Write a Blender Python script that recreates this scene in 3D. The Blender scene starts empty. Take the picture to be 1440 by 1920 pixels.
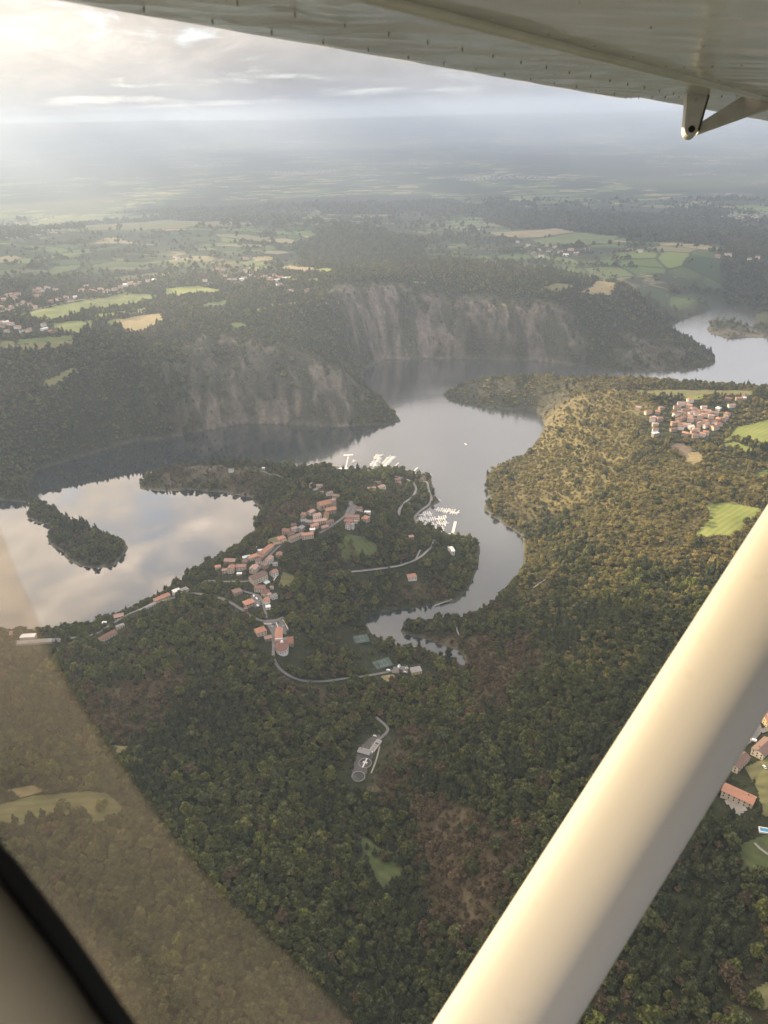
import bpy, bmesh, math, random
import numpy as np
from mathutils import Vector, Matrix, Quaternion

random.seed(7)
RNG = np.random.default_rng(7)
SC = bpy.context.scene
COL = SC.collection
R_ = math.radians

# ------------------------------------------------------------------ camera
CAM_Z = 650.0                      # metres above the lake
PITCH, ROLL = R_(27.3), R_(1.7)
F_PX = 1442.7                      # focal length in pixels of the 1440 x 1920 photograph
c_right0, c_fwd, c_up0 = Vector((1, 0, 0)), Vector((0, math.cos(PITCH), -math.sin(PITCH))), Vector((0, math.sin(PITCH), math.cos(PITCH)))
c_right = c_right0 * math.cos(ROLL) - c_up0 * math.sin(ROLL)
c_up = c_up0 * math.cos(ROLL) + c_right0 * math.sin(ROLL)
cam_d = bpy.data.cameras.new('camera')
cam = bpy.data.objects.new('camera', cam_d)
COL.objects.link(cam)
cam.matrix_world = Matrix((
    (c_right.x, c_up.x, -c_fwd.x, 0.0),
    (c_right.y, c_up.y, -c_fwd.y, 0.0),
    (c_right.z, c_up.z, -c_fwd.z, CAM_Z),
    (0, 0, 0, 1)))
cam_d.sensor_fit = 'VERTICAL'
cam_d.sensor_height = 34.6
cam_d.lens = 26.0
cam_d.clip_start = 0.02
cam_d.clip_end = 200000.0
cam_d.dof.use_dof = True
cam_d.dof.focus_distance = 900.0
cam_d.dof.aperture_fstop = 9.0
SC.camera = cam

# ------------------------------------------------------------------ sun, sky, exposure
SUN_AZ, SUN_EL = R_(-53.0), R_(19.0)       # azimuth from +Y towards +X
TO_SUN = Vector((math.sin(SUN_AZ) * math.cos(SUN_EL), math.cos(SUN_AZ) * math.cos(SUN_EL), math.sin(SUN_EL)))
sun_d = bpy.data.lights.new('sun', 'SUN')
sun_d.energy = 5.0
sun_d.angle = R_(0.55)
sun_d.color = (1.0, 0.79, 0.50)
sun = bpy.data.objects.new('sun', sun_d)
sun.rotation_euler = TO_SUN.to_track_quat('Z', 'Y').to_euler()
sun.location = (0, 0, 900)
COL.objects.link(sun)

world = bpy.data.worlds.new('World')
SC.world = world
world.use_nodes = True
wt = world.node_tree
for n in list(wt.nodes):
    wt.nodes.remove(n)


class NT:
    """short-hand for building node trees"""
    def __init__(self, tree):
        self.t = tree

    def n(self, kind, inputs=None, **props):
        nd = self.t.nodes.new(kind)
        for k, v in props.items():
            setattr(nd, k, v)
        if inputs:
            for k, v in inputs.items():
                s = nd.inputs[k]
                if isinstance(v, bpy.types.NodeSocket):
                    self.t.links.new(v, s)
                else:
                    s.default_value = v
        return nd

    def m(self, op, a, b=0.0, c=None, clamp=False):
        nd = self.t.nodes.new('ShaderNodeMath')
        nd.operation = op
        nd.use_clamp = clamp
        for i, v in enumerate((a, b) if c is None else (a, b, c)):
            if isinstance(v, bpy.types.NodeSocket):
                self.t.links.new(v, nd.inputs[i])
            else:
                nd.inputs[i].default_value = v
        return nd.outputs[0]

    def mix(self, f, a, b, mode='MIX'):
        nd = self.t.nodes.new('ShaderNodeMix')
        nd.data_type = 'RGBA'
        nd.blend_type = mode
        nd.clamp_result = False
        for i, v in ((0, f), (6, a), (7, b)):
            if isinstance(v, bpy.types.NodeSocket):
                self.t.links.new(v, nd.inputs[i])
            else:
                nd.inputs[i].default_value = v if i == 0 else (tuple(v) + (1.0,))[:4]
        return nd.outputs[2]

    def ramp(self, f, stops, interp='LINEAR'):
        nd = self.t.nodes.new('ShaderNodeValToRGB')
        nd.color_ramp.interpolation = interp
        e = nd.color_ramp.elements
        while len(e) < len(stops):
            e.new(0.5)
        for el, (p, c) in zip(e, stops):
            el.position = p
            el.color = (c, c, c, 1) if isinstance(c, (int, float)) else tuple(c) + (1,)
        self.t.links.new(f, nd.inputs[0])
        return nd.outputs[0]

    def link(self, a, b):
        self.t.links.new(a, b)


def build_sky():
    k = NT(wt)
    sky = k.n('ShaderNodeTexSky', sky_type='NISHITA')
    sky.sun_disc = False
    sky.sun_elevation = SUN_EL
    sky.sun_rotation = SUN_AZ
    sky.altitude = 1000
    sky.dust_density = 2.0
    bg_sky = k.n('ShaderNodeBackground', {'Color': sky.outputs[0], 'Strength': 0.055})
    tc = k.n('ShaderNodeTexCoord')
    d = tc.outputs['Generated']
    sep = k.n('ShaderNodeSeparateXYZ', {0: d})
    x, y, z = sep.outputs
    # a cloud deck at a constant height: direction -> place on the deck
    zz = k.m('MAXIMUM', z, 0.0)
    den = k.m('ADD', zz, 0.055)
    u = k.m('DIVIDE', x, den)
    v = k.m('DIVIDE', y, den)
    uv = k.n('ShaderNodeCombineXYZ', {0: u, 1: v, 2: 0.0}).outputs[0]
    big = k.n('ShaderNodeTexNoise', {'Vector': uv, 'Scale': 0.33, 'Detail': 7.0, 'Roughness': 0.56, 'Distortion': 0.35}).outputs[0]
    # a second sheet with lumps, in direction space so that it keeps cloud shapes towards the horizon
    dd = k.n('ShaderNodeVectorMath', {0: d, 1: (1.0, 1.0, 2.6)}, operation='MULTIPLY').outputs[0]
    lump = k.n('ShaderNodeTexNoise', {'Vector': dd, 'Scale': 9.0, 'Detail': 9.0, 'Roughness': 0.62, 'Distortion': 0.5}).outputs[0]
    lump2 = k.n('ShaderNodeTexNoise', {'Vector': dd, 'Scale': 3.1, 'Detail': 5.0, 'Roughness': 0.55}).outputs[0]
    cover = k.m('ADD', k.m('MULTIPLY', big, 0.62), k.m('MULTIPLY', lump, 0.38))
    cover = k.ramp(cover, [(0.365, 0.0), (0.49, 1.0)], 'EASE')
    # brightness of the cloud: lumps, thin parts and the glow round the sun behind it
    dot = k.n('ShaderNodeVectorMath', {0: d, 1: tuple(TO_SUN)}, operation='DOT_PRODUCT').outputs['Value']
    dot = k.m('MAXIMUM', dot, 0.0)
    wide = k.m('POWER', dot, 3.2)
    near = k.m('POWER', dot, 10.0)
    core = k.m('POWER', dot, 90.0)
    lm = k.m('ADD', k.m('MULTIPLY', lump, 0.6), k.m('MULTIPLY', lump2, 0.4))
    tone = k.ramp(lm, [(0.34, 0.50), (0.45, 0.80), (0.54, 1.12), (0.64, 1.8)])
    base = k.mix(wide, (0.445, 0.425, 0.425), (1.10, 0.81, 0.57))
    base = k.mix(near, base, (0.78, 0.66, 0.50))
    base = k.mix(k.m('MULTIPLY', core, 0.9), base, (1.25, 1.0, 0.68))
    ccol = k.mix(1.0, base, tone, 'MULTIPLY')
    # an overcast deck is about three times as bright overhead as at the skyline
    lift = k.m('MULTIPLY_ADD', zz, 4.0, 0.27)
    ccol = k.mix(1.0, ccol, lift, 'MULTIPLY')
    # gaps near the sun let bright cream light through
    bgc = k.n('ShaderNodeBackground', {'Color': ccol, 'Strength': 0.47})
    gap = k.mix(near, (0.33, 0.385, 0.50), (1.9, 1.5, 1.0))
    bgg = k.n('ShaderNodeBackground', {'Color': gap, 'Strength': 0.36})
    gaps = k.n('ShaderNodeAddShader', {0: bg_sky.outputs[0], 1: bgg.outputs[0]})
    mixd = k.n('ShaderNodeMixShader', {0: cover, 1: gaps.outputs[0], 2: bgc.outputs[0]})
    # pale strip under the deck, just above the hills
    wob = k.n('ShaderNodeTexNoise', {'Vector': k.n('ShaderNodeVectorMath', {0: d, 1: (1.0, 1.0, 0.0)}, operation='MULTIPLY').outputs[0], 'Scale': 7.0, 'Detail': 6.0, 'Roughness': 0.6}).outputs[0]
    zl = k.m('SUBTRACT', z, k.m('MULTIPLY', k.m('SUBTRACT', wob, 0.5), 0.030))
    band = k.ramp(k.m('MULTIPLY', zl, 20.0), [(0.0, 1.0), (0.20, 1.0), (0.36, 0.0)], 'EASE')
    fine = k.n('ShaderNodeTexNoise', {'Vector': k.n('ShaderNodeVectorMath', {0: d, 1: (1.0, 1.0, 5.0)}, operation='MULTIPLY').outputs[0], 'Scale': 26.0, 'Detail': 4.0}).outputs[0]
    strip = k.mix(wide, (0.56, 0.63, 0.76), (0.80, 0.70, 0.56))
    strip = k.mix(k.ramp(fine, [(0.5, 0.0), (0.66, 1.0)]), strip, (0.95, 0.80, 0.55))
    bgs = k.n('ShaderNodeBackground', {'Color': strip, 'Strength': 0.40})
    mixs = k.n('ShaderNodeMixShader', {0: k.m('MULTIPLY', band, 0.8), 1: mixd.outputs[0], 2: bgs.outputs[0]})
    out = k.n('ShaderNodeOutputWorld', {'Surface': mixs.outputs[0]})


build_sky()
SC.view_settings.view_transform = 'Standard'
SC.view_settings.look = 'None'
SC.view_settings.exposure = 1.42
SC.view_settings.gamma = 1.0
SC.view_settings.use_curve_mapping = False
SC.render.engine = 'CYCLES'
SC.cycles.max_bounces = 6
SC.cycles.diffuse_bounces = 2
SC.cycles.glossy_bounces = 3
SC.cycles.transmission_bounces = 3
SC.cycles.volume_bounces = 2
SC.cycles.transparent_max_bounces = 12
SC.cycles.use_denoising = True
SC.cycles.volume_step_rate = 1.0


# ------------------------------------------------------------------ survey helpers: photograph point -> place on the land
def ray(px, py):
    return (c_right * ((px - 720) / F_PX) + c_up * ((960 - py) / F_PX) + c_fwd)


def at_z(px, py, z=0.0):
    d = ray(px, py)
    t = (z - CAM_Z) / d.z
    return (d.x * t, d.y * t)


def near_pt(px, py, depth):
    """a point of the aeroplane, `depth` metres in front of the lens"""
    return Vector((0, 0, CAM_Z)) + ray(px, py) * depth


# ------------------------------------------------------------------ noise
def _hash(ix, iy, s):
    h = (ix.astype(np.int64) * 374761393 + iy.astype(np.int64) * 668265263 + s * 1442695041) & 0xFFFFFFFF
    h = ((h ^ (h >> 13)) * 1274126177) & 0xFFFFFFFF
    return ((h ^ (h >> 16)) & 0xFFFF) / 65535.0


def vnoise(x, y, s=0):
    ix, iy = np.floor(x), np.floor(y)
    fx, fy = x - ix, y - iy
    fx, fy = fx * fx * (3 - 2 * fx), fy * fy * (3 - 2 * fy)
    a, b = _hash(ix, iy, s), _hash(ix + 1, iy, s)
    c, d = _hash(ix, iy + 1, s), _hash(ix + 1, iy + 1, s)
    return (a + (b - a) * fx) * (1 - fy) + (c + (d - c) * fx) * fy


def fbm(x, y, wl, octs=4, s=0, rough=0.5):
    x, y = np.asarray(x, float) / wl, np.asarray(y, float) / wl
    t, amp, tot = 0.0, 1.0, 0.0
    for o in range(octs):
        t = t + amp * vnoise(x + 17.3 * o, y - 9.1 * o, s + o)
        tot += amp
        amp *= rough
        x, y = x * 2.03, y * 2.03
    return t / tot


def sstep(a, b, x):
    t = np.clip((x - a) / (b - a), 0, 1)
    return t * t * (3 - 2 * t)


# ------------------------------------------------------------------ the lake shore (surveyed at water level)
LAKE = [(-260, 935), (-120, 938), (0, 938), (55, 943), (52, 957), (53, 970), (73, 980), (95, 983), (90, 997), (88, 1013), (100, 1025), (120, 1038), (130, 1053),
        (147, 1060), (170, 1066), (200, 1065), (217, 1058), (233, 1043), (239, 1027), (233, 1012), (217, 1006), (187, 995), (160, 986), (127, 971), (100, 950), (57, 929),
        (53, 905), (75, 880), (140, 860), (210, 840), (250, 827), (300, 825), (350, 815), (395, 807), (450, 795), (500, 795), (550, 797), (600, 800),
        (650, 799), (720, 797), (752, 791), (738, 770), (712, 750), (692, 733), (683, 715), (681, 694), (720, 675), (770, 674), (820, 673), (920, 675),
        (995, 677), (1070, 685), (1120, 690), (1170, 697), (1220, 697), (1270, 695), (1320, 690), (1342, 680), (1340, 667), (1320, 652), (1295, 637),
        (1260, 626), (1237, 616), (1270, 605), (1310, 590), (1345, 574), (1370, 575), (1415, 585), (1419, 600), (1411, 613), (1370, 601), (1340, 602),
        (1325, 615), (1330, 624), (1365, 636), (1410, 633), (1460, 632), (1600, 640), (1680, 680), (1620, 724), (1440, 731), (1300, 727), (1200, 722), (1100, 712),
        (1010, 707), (940, 710), (870, 720), (838, 731), (831, 741), (840, 751), (870, 758), (920, 765), (970, 768), (1005, 771), (1017, 781), (1020, 797), (1015, 816),
        (995, 841), (975, 858), (930, 872), (912, 890), (911, 908), (917, 935), (906, 957), (930, 972), (952, 987), (975, 1004), (984, 1029), (980, 1051), (971, 1076),
        (952, 1098), (937, 1118), (915, 1135), (890, 1148), (850, 1160), (812, 1164), (787, 1165), (762, 1172), (749, 1181), (752, 1187), (762, 1191), (790, 1198),
        (812, 1203), (837, 1212), (860, 1221), (869, 1231), (871, 1244), (866, 1246), (855, 1236), (835, 1230), (812, 1226),
        (785, 1214), (762, 1213), (736, 1212), (716, 1198), (698, 1187), (689, 1172), (684, 1163), (690, 1156), (707, 1149), (735, 1144), (755, 1142), (780, 1139),
        (812, 1134), (832, 1131), (850, 1129), (865, 1120), (877, 1105), (890, 1082), (895, 1062), (897, 1045), (899, 1025), (887, 1012), (862, 1008),
        (850, 1006), (825, 1000), (800, 993), (785, 984), (780, 973), (784, 965), (800, 956), (812, 948), (822, 941), (817, 930), (812, 915), (807, 898), (806, 892),
        (795, 888), (775, 887), (760, 884), (740, 881), (710, 879), (687, 877), (662, 877), (637, 879), (600, 880), (560, 879), (530, 876), (450, 872), (370, 872),
        (300, 882), (270, 893), (262, 906), (264, 918), (290, 920), (320, 921), (350, 918), (383, 921), (417, 923), (450, 928), (470, 933), (480, 945), (491, 952),
        (485, 966), (472, 980), (474, 987), (484, 996), (475, 1008), (440, 1030), (400, 1052), (350, 1080), (300, 1118), (250, 1146), (200, 1164), (150, 1180),
        (60, 1184), (0, 1186), (-120, 1186), (-300, 1180)]
LAKE_W = np.array([at_z(*p) for p in LAKE])


def inside_poly(x, y, poly):
    poly = np.asarray(poly)
    r = np.zeros(np.shape(x), bool)
    j = len(poly) - 1
    for i in range(len(poly)):
        xi, yi, xj, yj = poly[i, 0], poly[i, 1], poly[j, 0], poly[j, 1]
        if yi != yj:
            c = ((yi > y) != (yj > y)) & (x < (xj - xi) * (y - yi) / (yj - yi) + xi)
            r ^= c
        j = i
    return r


def seg_dist(x, y, pts, closed=False):
    pts = np.asarray(pts)
    n = len(pts)
    best = np.full(np.shape(x), 1e18)
    for i in range(n if closed else n - 1):
        ax, ay = pts[i]
        bx, by = pts[(i + 1) % n]
        dx, dy = bx - ax, by - ay
        L = dx * dx + dy * dy + 1e-9
        t = np.clip(((x - ax) * dx + (y - ay) * dy) / L, 0, 1)
        d2 = (x - ax - t * dx) ** 2 + (y - ay - t * dy) ** 2
        np.minimum(best, d2, out=best)
    return np.sqrt(best)


def shore(x, y):
    """signed distance to the shore, positive on land"""
    x, y = np.asarray(x, float), np.asarray(y, float)
    sd = np.full(x.shape, 900.0)
    lo, hi = LAKE_W.min(0) - 300, LAKE_W.max(0) + 300
    m = (x > lo[0]) & (x < hi[0]) & (y > lo[1]) & (y < hi[1])
    if m.any():
        xs, ys = x[m], y[m]
        wob = (fbm(xs, ys, 26, 2, 91) - 0.5) * 7.0
        d = seg_dist(xs, ys, LAKE_W, True)
        sd[m] = np.where(inside_poly(xs, ys, LAKE_W), -d, d) + wob
    return sd


# spot heights: photograph point and height above the lake
SPOT = [
    # gorge, far bank and the plateau behind it
    (0, 690, 150), (100, 695, 140), (150, 640, 168), (330, 603, 182), (450, 622, 176), (560, 640, 152), (640, 695, 100), (690, 742, 45), (735, 783, 10),
    (200, 740, 95), (330, 720, 95), (450, 720, 95), (560, 730, 80), (60, 780, 85), (0, 800, 80), (0, 870, 45), (150, 800, 55), (260, 770, 65), (-200, 700, 160), (-200, 860, 70),
    (700, 560, 168), (640, 572, 180), (560, 562, 186), (800, 548, 166), (870, 545, 168), (740, 610, 92), (800, 610, 85), (870, 610, 88), (950, 600, 105), (1030, 620, 80), (1100, 640, 58),
    (950, 515, 190), (1050, 541, 170), (1100, 533, 166), (1180, 535, 158), (1120, 590, 110), (1200, 548, 138), (1280, 562, 88), (1325, 566, 40), (1200, 625, 55), (1260, 655, 30),
    (1390, 562, 30), (1440, 545, 70), (1380, 618, 34), (1440, 612, 45), (1600, 560, 90),
    (150, 570, 190), (300, 550, 190), (0, 560, 192), (0, 500, 205), (-300, 560, 200), (200, 480, 210), (100, 440, 225), (300, 430, 200), (500, 470, 188), (450, 530, 186), (700, 500, 172), (650, 440, 165),
    (900, 470, 140), (1050, 450, 105), (1300, 480, 140), (1400, 470, 130), (1200, 420, 60), (1000, 400, 55), (700, 380, 80), (400, 390, 130), (100, 390, 160), (1440, 420, 60), (1700, 480, 120),
    # the sunlit hill across the river
    (860, 733, 14), (930, 724, 34), (1010, 722, 66), (1060, 727, 88), (1100, 722, 98), (1200, 728, 116), (1300, 730, 122), (1440, 735, 128), (1600, 740, 130),
    (960, 752, 26), (1060, 765, 80), (1100, 800, 90), (1030, 850, 40), (1150, 880, 92), (1000, 920, 42), (1250, 820, 122), (1300, 780, 126), (1400, 800, 128), (1050, 960, 52), (1200, 950, 106),
    (1380, 960, 128), (1010, 1060, 32), (1100, 1050, 72), (1250, 1080, 116), (1000, 1150, 48), (900, 1182, 22), (1100, 1200, 92), (1300, 1200, 138), (840, 1182, 18), (795, 1182, 12), (950, 1250, 42),
    (900, 1290, 16), (1000, 1350, 74), (850, 1400, 44), (1100, 1400, 112), (900, 1550, 72), (1000, 1550, 92), (1100, 1600, 122), (1300, 1450, 148), (1420, 1480, 150), (900, 1700, 84), (1200, 1800, 128),
    (1400, 1700, 148), (1000, 1880, 108), (1440, 1300, 152), (1600, 1100, 140), (1700, 1500, 160), (1100, 2200, 120), (1500, 2200, 150),
    # the brook's valley
    (820, 1330, 4), (740, 1370, 8), (685, 1440, 12), (680, 1500, 18), (700, 1560, 24), (725, 1640, 32), (760, 1760, 45), (800, 1900, 60), (800, 2200, 80),
    # wooded hill in front, left
    (600, 1450, 28), (560, 1550, 46), (600, 1700, 62), (500, 1400, 44), (400, 1350, 60), (300, 1300, 70), (200, 1350, 80), (300, 1450, 82), (150, 1500, 106), (50, 1520, 112), (300, 1600, 94),
    (450, 1700, 84), (300, 1800, 118), (100, 1750, 132), (500, 1880, 98), (200, 1900, 138), (100, 1300, 72), (0, 1300, 68), (250, 1220, 54), (350, 1180, 56), (430, 1150, 62), (-200, 1500, 120), (-200, 1250, 60),
    (0, 2200, 150), (500, 2200, 120), (50, 1200, 40), (180, 1190, 44), (250, 1148, 46), (340, 1113, 52), (-150, 1205, 40),
    # the village ridge and its peninsula
    (600, 930, 72), (620, 960, 78), (590, 985, 80), (520, 1010, 78), (480, 1040, 74), (440, 1065, 66), (490, 1090, 67), (490, 1130, 65), (530, 1165, 67), (530, 1220, 65), (490, 1185, 60),
    (690, 965, 66), (650, 975, 74), (520, 960, 40), (555, 925, 44), (450, 1040, 48), (400, 1068, 42), (570, 895, 24), (480, 888, 26), (400, 888, 26), (330, 892, 20), (290, 900, 12), (700, 905, 28),
    (750, 920, 17), (760, 960, 16), (640, 895, 24), (680, 930, 46), (720, 1000, 42), (700, 1070, 40), (640, 1075, 44), (780, 1050, 28), (820, 1020, 14), (860, 1032, 10), (850, 1090, 10), (770, 1080, 24),
    (600, 1100, 47), (640, 1150, 24), (600, 1200, 30), (670, 1185, 6), (640, 1250, 22), (700, 1232, 6), (780, 1252, 6), (720, 1262, 9), (560, 1272, 40), (620, 1285, 28), (838, 1260, 3),
    (150, 1015, 9), (190, 1035, 9), (100, 985, 8), (75, 960, 7), (20, 915, 22),
]


def build_rbf():
    pts = [(*at_z(px, py, z), z) for px, py, z in SPOT]
    L = LAKE_W
    for i in range(len(L)):
        a, b = L[i], L[(i + 1) % len(L)]
        n = max(1, int(np.hypot(*(b - a)) / 90))
        for j in range(n):
            q = a + (b - a) * j / n
            if math.hypot(q[0], q[1]) < 4200:
                pts.append((q[0], q[1], 1.0))
    P = np.array(pts)
    X = P[:, :2] / 1000.0
    D2 = ((X[:, None] - X[None]) ** 2).sum(-1)
    cc = 0.05 ** 2
    A = np.sqrt(D2 + cc)
    A[np.diag_indices(len(A))] -= 0.012
    mean = P[:, 2].mean()
    w = np.linalg.solve(A, P[:, 2] - mean)
    return X, w, mean, cc


RBF_X, RBF_W, RBF_M, RBF_C = build_rbf()


def rbf(x, y):
    x, y = np.ravel(x) / 1000.0, np.ravel(y) / 1000.0
    out = np.empty(len(x))
    for s in range(0, len(x), 20000):
        xs, ys = x[s:s + 20000, None], y[s:s + 20000, None]
        d = np.sqrt((xs - RBF_X[None, :, 0]) ** 2 + (ys - RBF_X[None, :, 1]) ** 2 + RBF_C)
        out[s:s + 20000] = d @ RBF_W + RBF_M
    return out


def crag(x, y):
    """how craggy the ground is (0..1): the rock faces above the far bank and small bluffs"""
    c = np.zeros(np.shape(x))
    for pl, g in CRAGS:
        d = seg_dist(x, y, pl)
        c = np.maximum(c, g * (1 - sstep(50, 150, d)))
    return c


CRAG_PX = [([(690, 640, 60), (770, 630, 60), (850, 620, 80), (920, 650, 40), (1010, 655, 35)], 1.0), ([(380, 740, 70), (440, 760, 40), (520, 770, 25), (600, 775, 20), (400, 690, 120)], 0.8),
           ([(900, 745, 15), (1010, 745, 45), (1080, 740, 85)], 0.25), ([(290, 905, 8), (400, 903, 14), (450, 905, 18)], 0.35), ([(1220, 660, 30), (1330, 680, 10)], 0.4), ([(1340, 615, 15), (1420, 620, 20)], 0.6)]
CRAGS = [(np.array([at_z(*p) for p in pl]), g) for pl, g in CRAG_PX]


def ribs(x, y):
    """buttresses and gullies running down the rock faces"""
    return 1 - np.abs(2 * fbm(x + 0.25 * y + 18 * fbm(x, y, 40, 2, 39), y * 0.48, 66, 5, 33, 0.66) - 1)


def height(x, y, sd=None):
    shp = np.shape(x)
    x, y = np.ravel(np.asarray(x, float)), np.ravel(np.asarray(y, float))
    r = np.hypot(x, y)
    az = np.arctan2(x, y)
    # far country: plain, low hills, and the range on the skyline
    far = 30 + 70 * (fbm(x, y, 3800, 3, 5) - 0.35) + 25 * (fbm(x, y, 900, 3, 8) - 0.5)
    ridge = 540 + 300 * (fbm(x, y, 16000, 4, 12) - 0.45) + 120 * (fbm(x, y, 4000, 3, 14) - 0.5)
    ridge = ridge + 170 * sstep(R_(-4), R_(-24), az) - 60 * sstep(R_(-2), R_(14), az)
    far = far + (ridge - far) * sstep(17000, 34000, r - 6000 * sstep(R_(-6), R_(-22), az))
    h = far
    m = r < 6500
    if m.any():
        b = rbf(x[m], y[m])
        w = sstep(3900, 6300, r[m])
        h[m] = b * (1 - w) + far[m] * w
    h = np.maximum(h, 4.0)
    det = (fbm(x, y, 170, 4, 21) - 0.5) * 15 + (fbm(x, y, 40, 3, 25) - 0.5) * 4.0
    h = h + det * sstep(5, 70, h) * (r < 9000)
    mm = (r > 1200) & (r < 3400)
    if mm.any():
        cg = crag(x[mm], y[mm])
        rid = ribs(x[mm], y[mm])
        rid2 = 1 - np.abs(2 * fbm(x[mm], y[mm] * 0.5, 28, 3, 37, 0.6) - 1)
        h[mm] = h[mm] + cg * ((rid - 0.6) * 44 + (rid2 - 0.6) * 24) * sstep(0, 35, h[mm])
    if sd is None:
        sd = shore(x, y)
    sd = np.ravel(sd)
    land = np.maximum(h, 1.2) * (1 - np.exp(-np.maximum(sd, 0) / 14.0)) + 0.06 * np.clip(sd, 0, 20)
    return np.where(sd > 0, land, np.maximum(-9.0, 0.35 * sd)).reshape(shp)


def h1(x, y):
    return float(height(np.array([x]), np.array([y]))[0])


def ground_many(pts):
    """photograph points -> places on the land (march along the sight line until it meets the ground)"""
    D = np.array([tuple(ray(px, py)) for px, py in pts])
    hor = np.hypot(D[:, 0], D[:, 1])
    D = D / hor[:, None]
    t = np.full(len(D), 180.0)
    done = np.zeros(len(D), bool)
    for _ in range(260):
        z = CAM_Z + D[:, 2] * t
        gap = z - height(D[:, 0] * t, D[:, 1] * t)
        hit = gap < 0.4
        done |= hit
        stepv = np.where(done, 0, np.clip(gap / (np.abs(D[:, 2]) + 0.9), 0.5, 400))
        t = t + stepv
        if done.all():
            break
    x, y = D[:, 0] * t, D[:, 1] * t
    return np.stack([x, y, height(x, y)], 1)


# ------------------------------------------------------------------ objects and materials
def mat(name, col=None, rough=0.8, spec=0.3):
    m = bpy.data.materials.new(name)
    m.use_nodes = True
    k = NT(m.node_tree)
    b = m.node_tree.nodes['Principled BSDF']
    b.inputs['Roughness'].default_value = rough
    b.inputs['Specular IOR Level'].default_value = spec
    if col is not None:
        b.inputs['Base Color'].default_value = tuple(col) + (1,)
    return m, k, b


def noisy(name, c1, c2, scale=0.3, rough=0.85, spec=0.2, detail=5.0, coord='Object', bump=0.0, lo=0.35, hi=0.65, rand=0.0):
    """two-tone mottled surface; rand lightens or darkens each object a little"""
    m, k, b = mat(name, c1, rough, spec)
    tc = k.n('ShaderNodeTexCoord')
    no = k.n('ShaderNodeTexNoise', {'Vector': tc.outputs[coord], 'Scale': scale, 'Detail': detail, 'Roughness': 0.6})
    col = k.mix(k.ramp(no.outputs[0], [(lo, 0.0), (hi, 1.0)]), c1, c2)
    if rand:
        oi = k.n('ShaderNodeObjectInfo')
        f = k.m('MULTIPLY_ADD', oi.outputs['Random'], 2 * rand, 1 - rand)
        col = k.mix(1.0, col, f, 'MULTIPLY')
    k.link(col, b.inputs['Base Color'])
    if bump:
        bp = k.n('ShaderNodeBump', {'Height': no.outputs[0], 'Strength': bump, 'Distance': 0.2})
        k.link(bp.outputs[0], b.inputs['Normal'])
    return m


def new_mesh(name, verts, faces, smooth=False):
    me = bpy.data.meshes.new(name)
    me.from_pydata([tuple(v) for v in verts], [], [tuple(f) for f in faces])
    me.update()
    if smooth:
        me.polygons.foreach_set('use_smooth', [True] * len(me.polygons))
    return me


def fast_mesh(name, V, F, smooth=False):
    """V (n,3) and quads or triangles F (m,k) straight from arrays"""
    V, F = np.asarray(V, np.float32), np.asarray(F, np.int32)
    me = bpy.data.meshes.new(name)
    me.vertices.add(len(V))
    me.vertices.foreach_set('co', V.ravel())
    m, kk = F.shape
    me.loops.add(m * kk)
    me.loops.foreach_set('vertex_index', F.ravel())
    me.polygons.add(m)
    me.polygons.foreach_set('loop_start', np.arange(0, m * kk, kk, dtype=np.int32))
    me.polygons.foreach_set('loop_total', np.full(m, kk, np.int32))
    if smooth:
        me.polygons.foreach_set('use_smooth', np.ones(m, bool))
    me.update()
    me.validate()
    return me


def obj(name, me, material=None, parent=None, loc=None, rz=None):
    if me is not None and material is not None and not me.materials:
        me.materials.append(material)
    o = bpy.data.objects.new(name, me)
    COL.objects.link(o)
    if parent is not None:
        o.parent = parent
    if loc is not None:
        o.location = loc
    if rz is not None:
        o.rotation_euler = (0, 0, rz)
    return o


def tag(o, label, cat, group=None, kind=None):
    o['label'] = label
    if cat:
        o['category'] = cat
    if group:
        o['group'] = group
    if kind:
        o['kind'] = kind
    return o


def structure(o):
    o['kind'] = 'structure'
    return o


def thing(name, loc, rz, label, cat, group=None):
    o = obj(name, None, None, None, loc, rz)
    return tag(o, label, cat, group)


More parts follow.
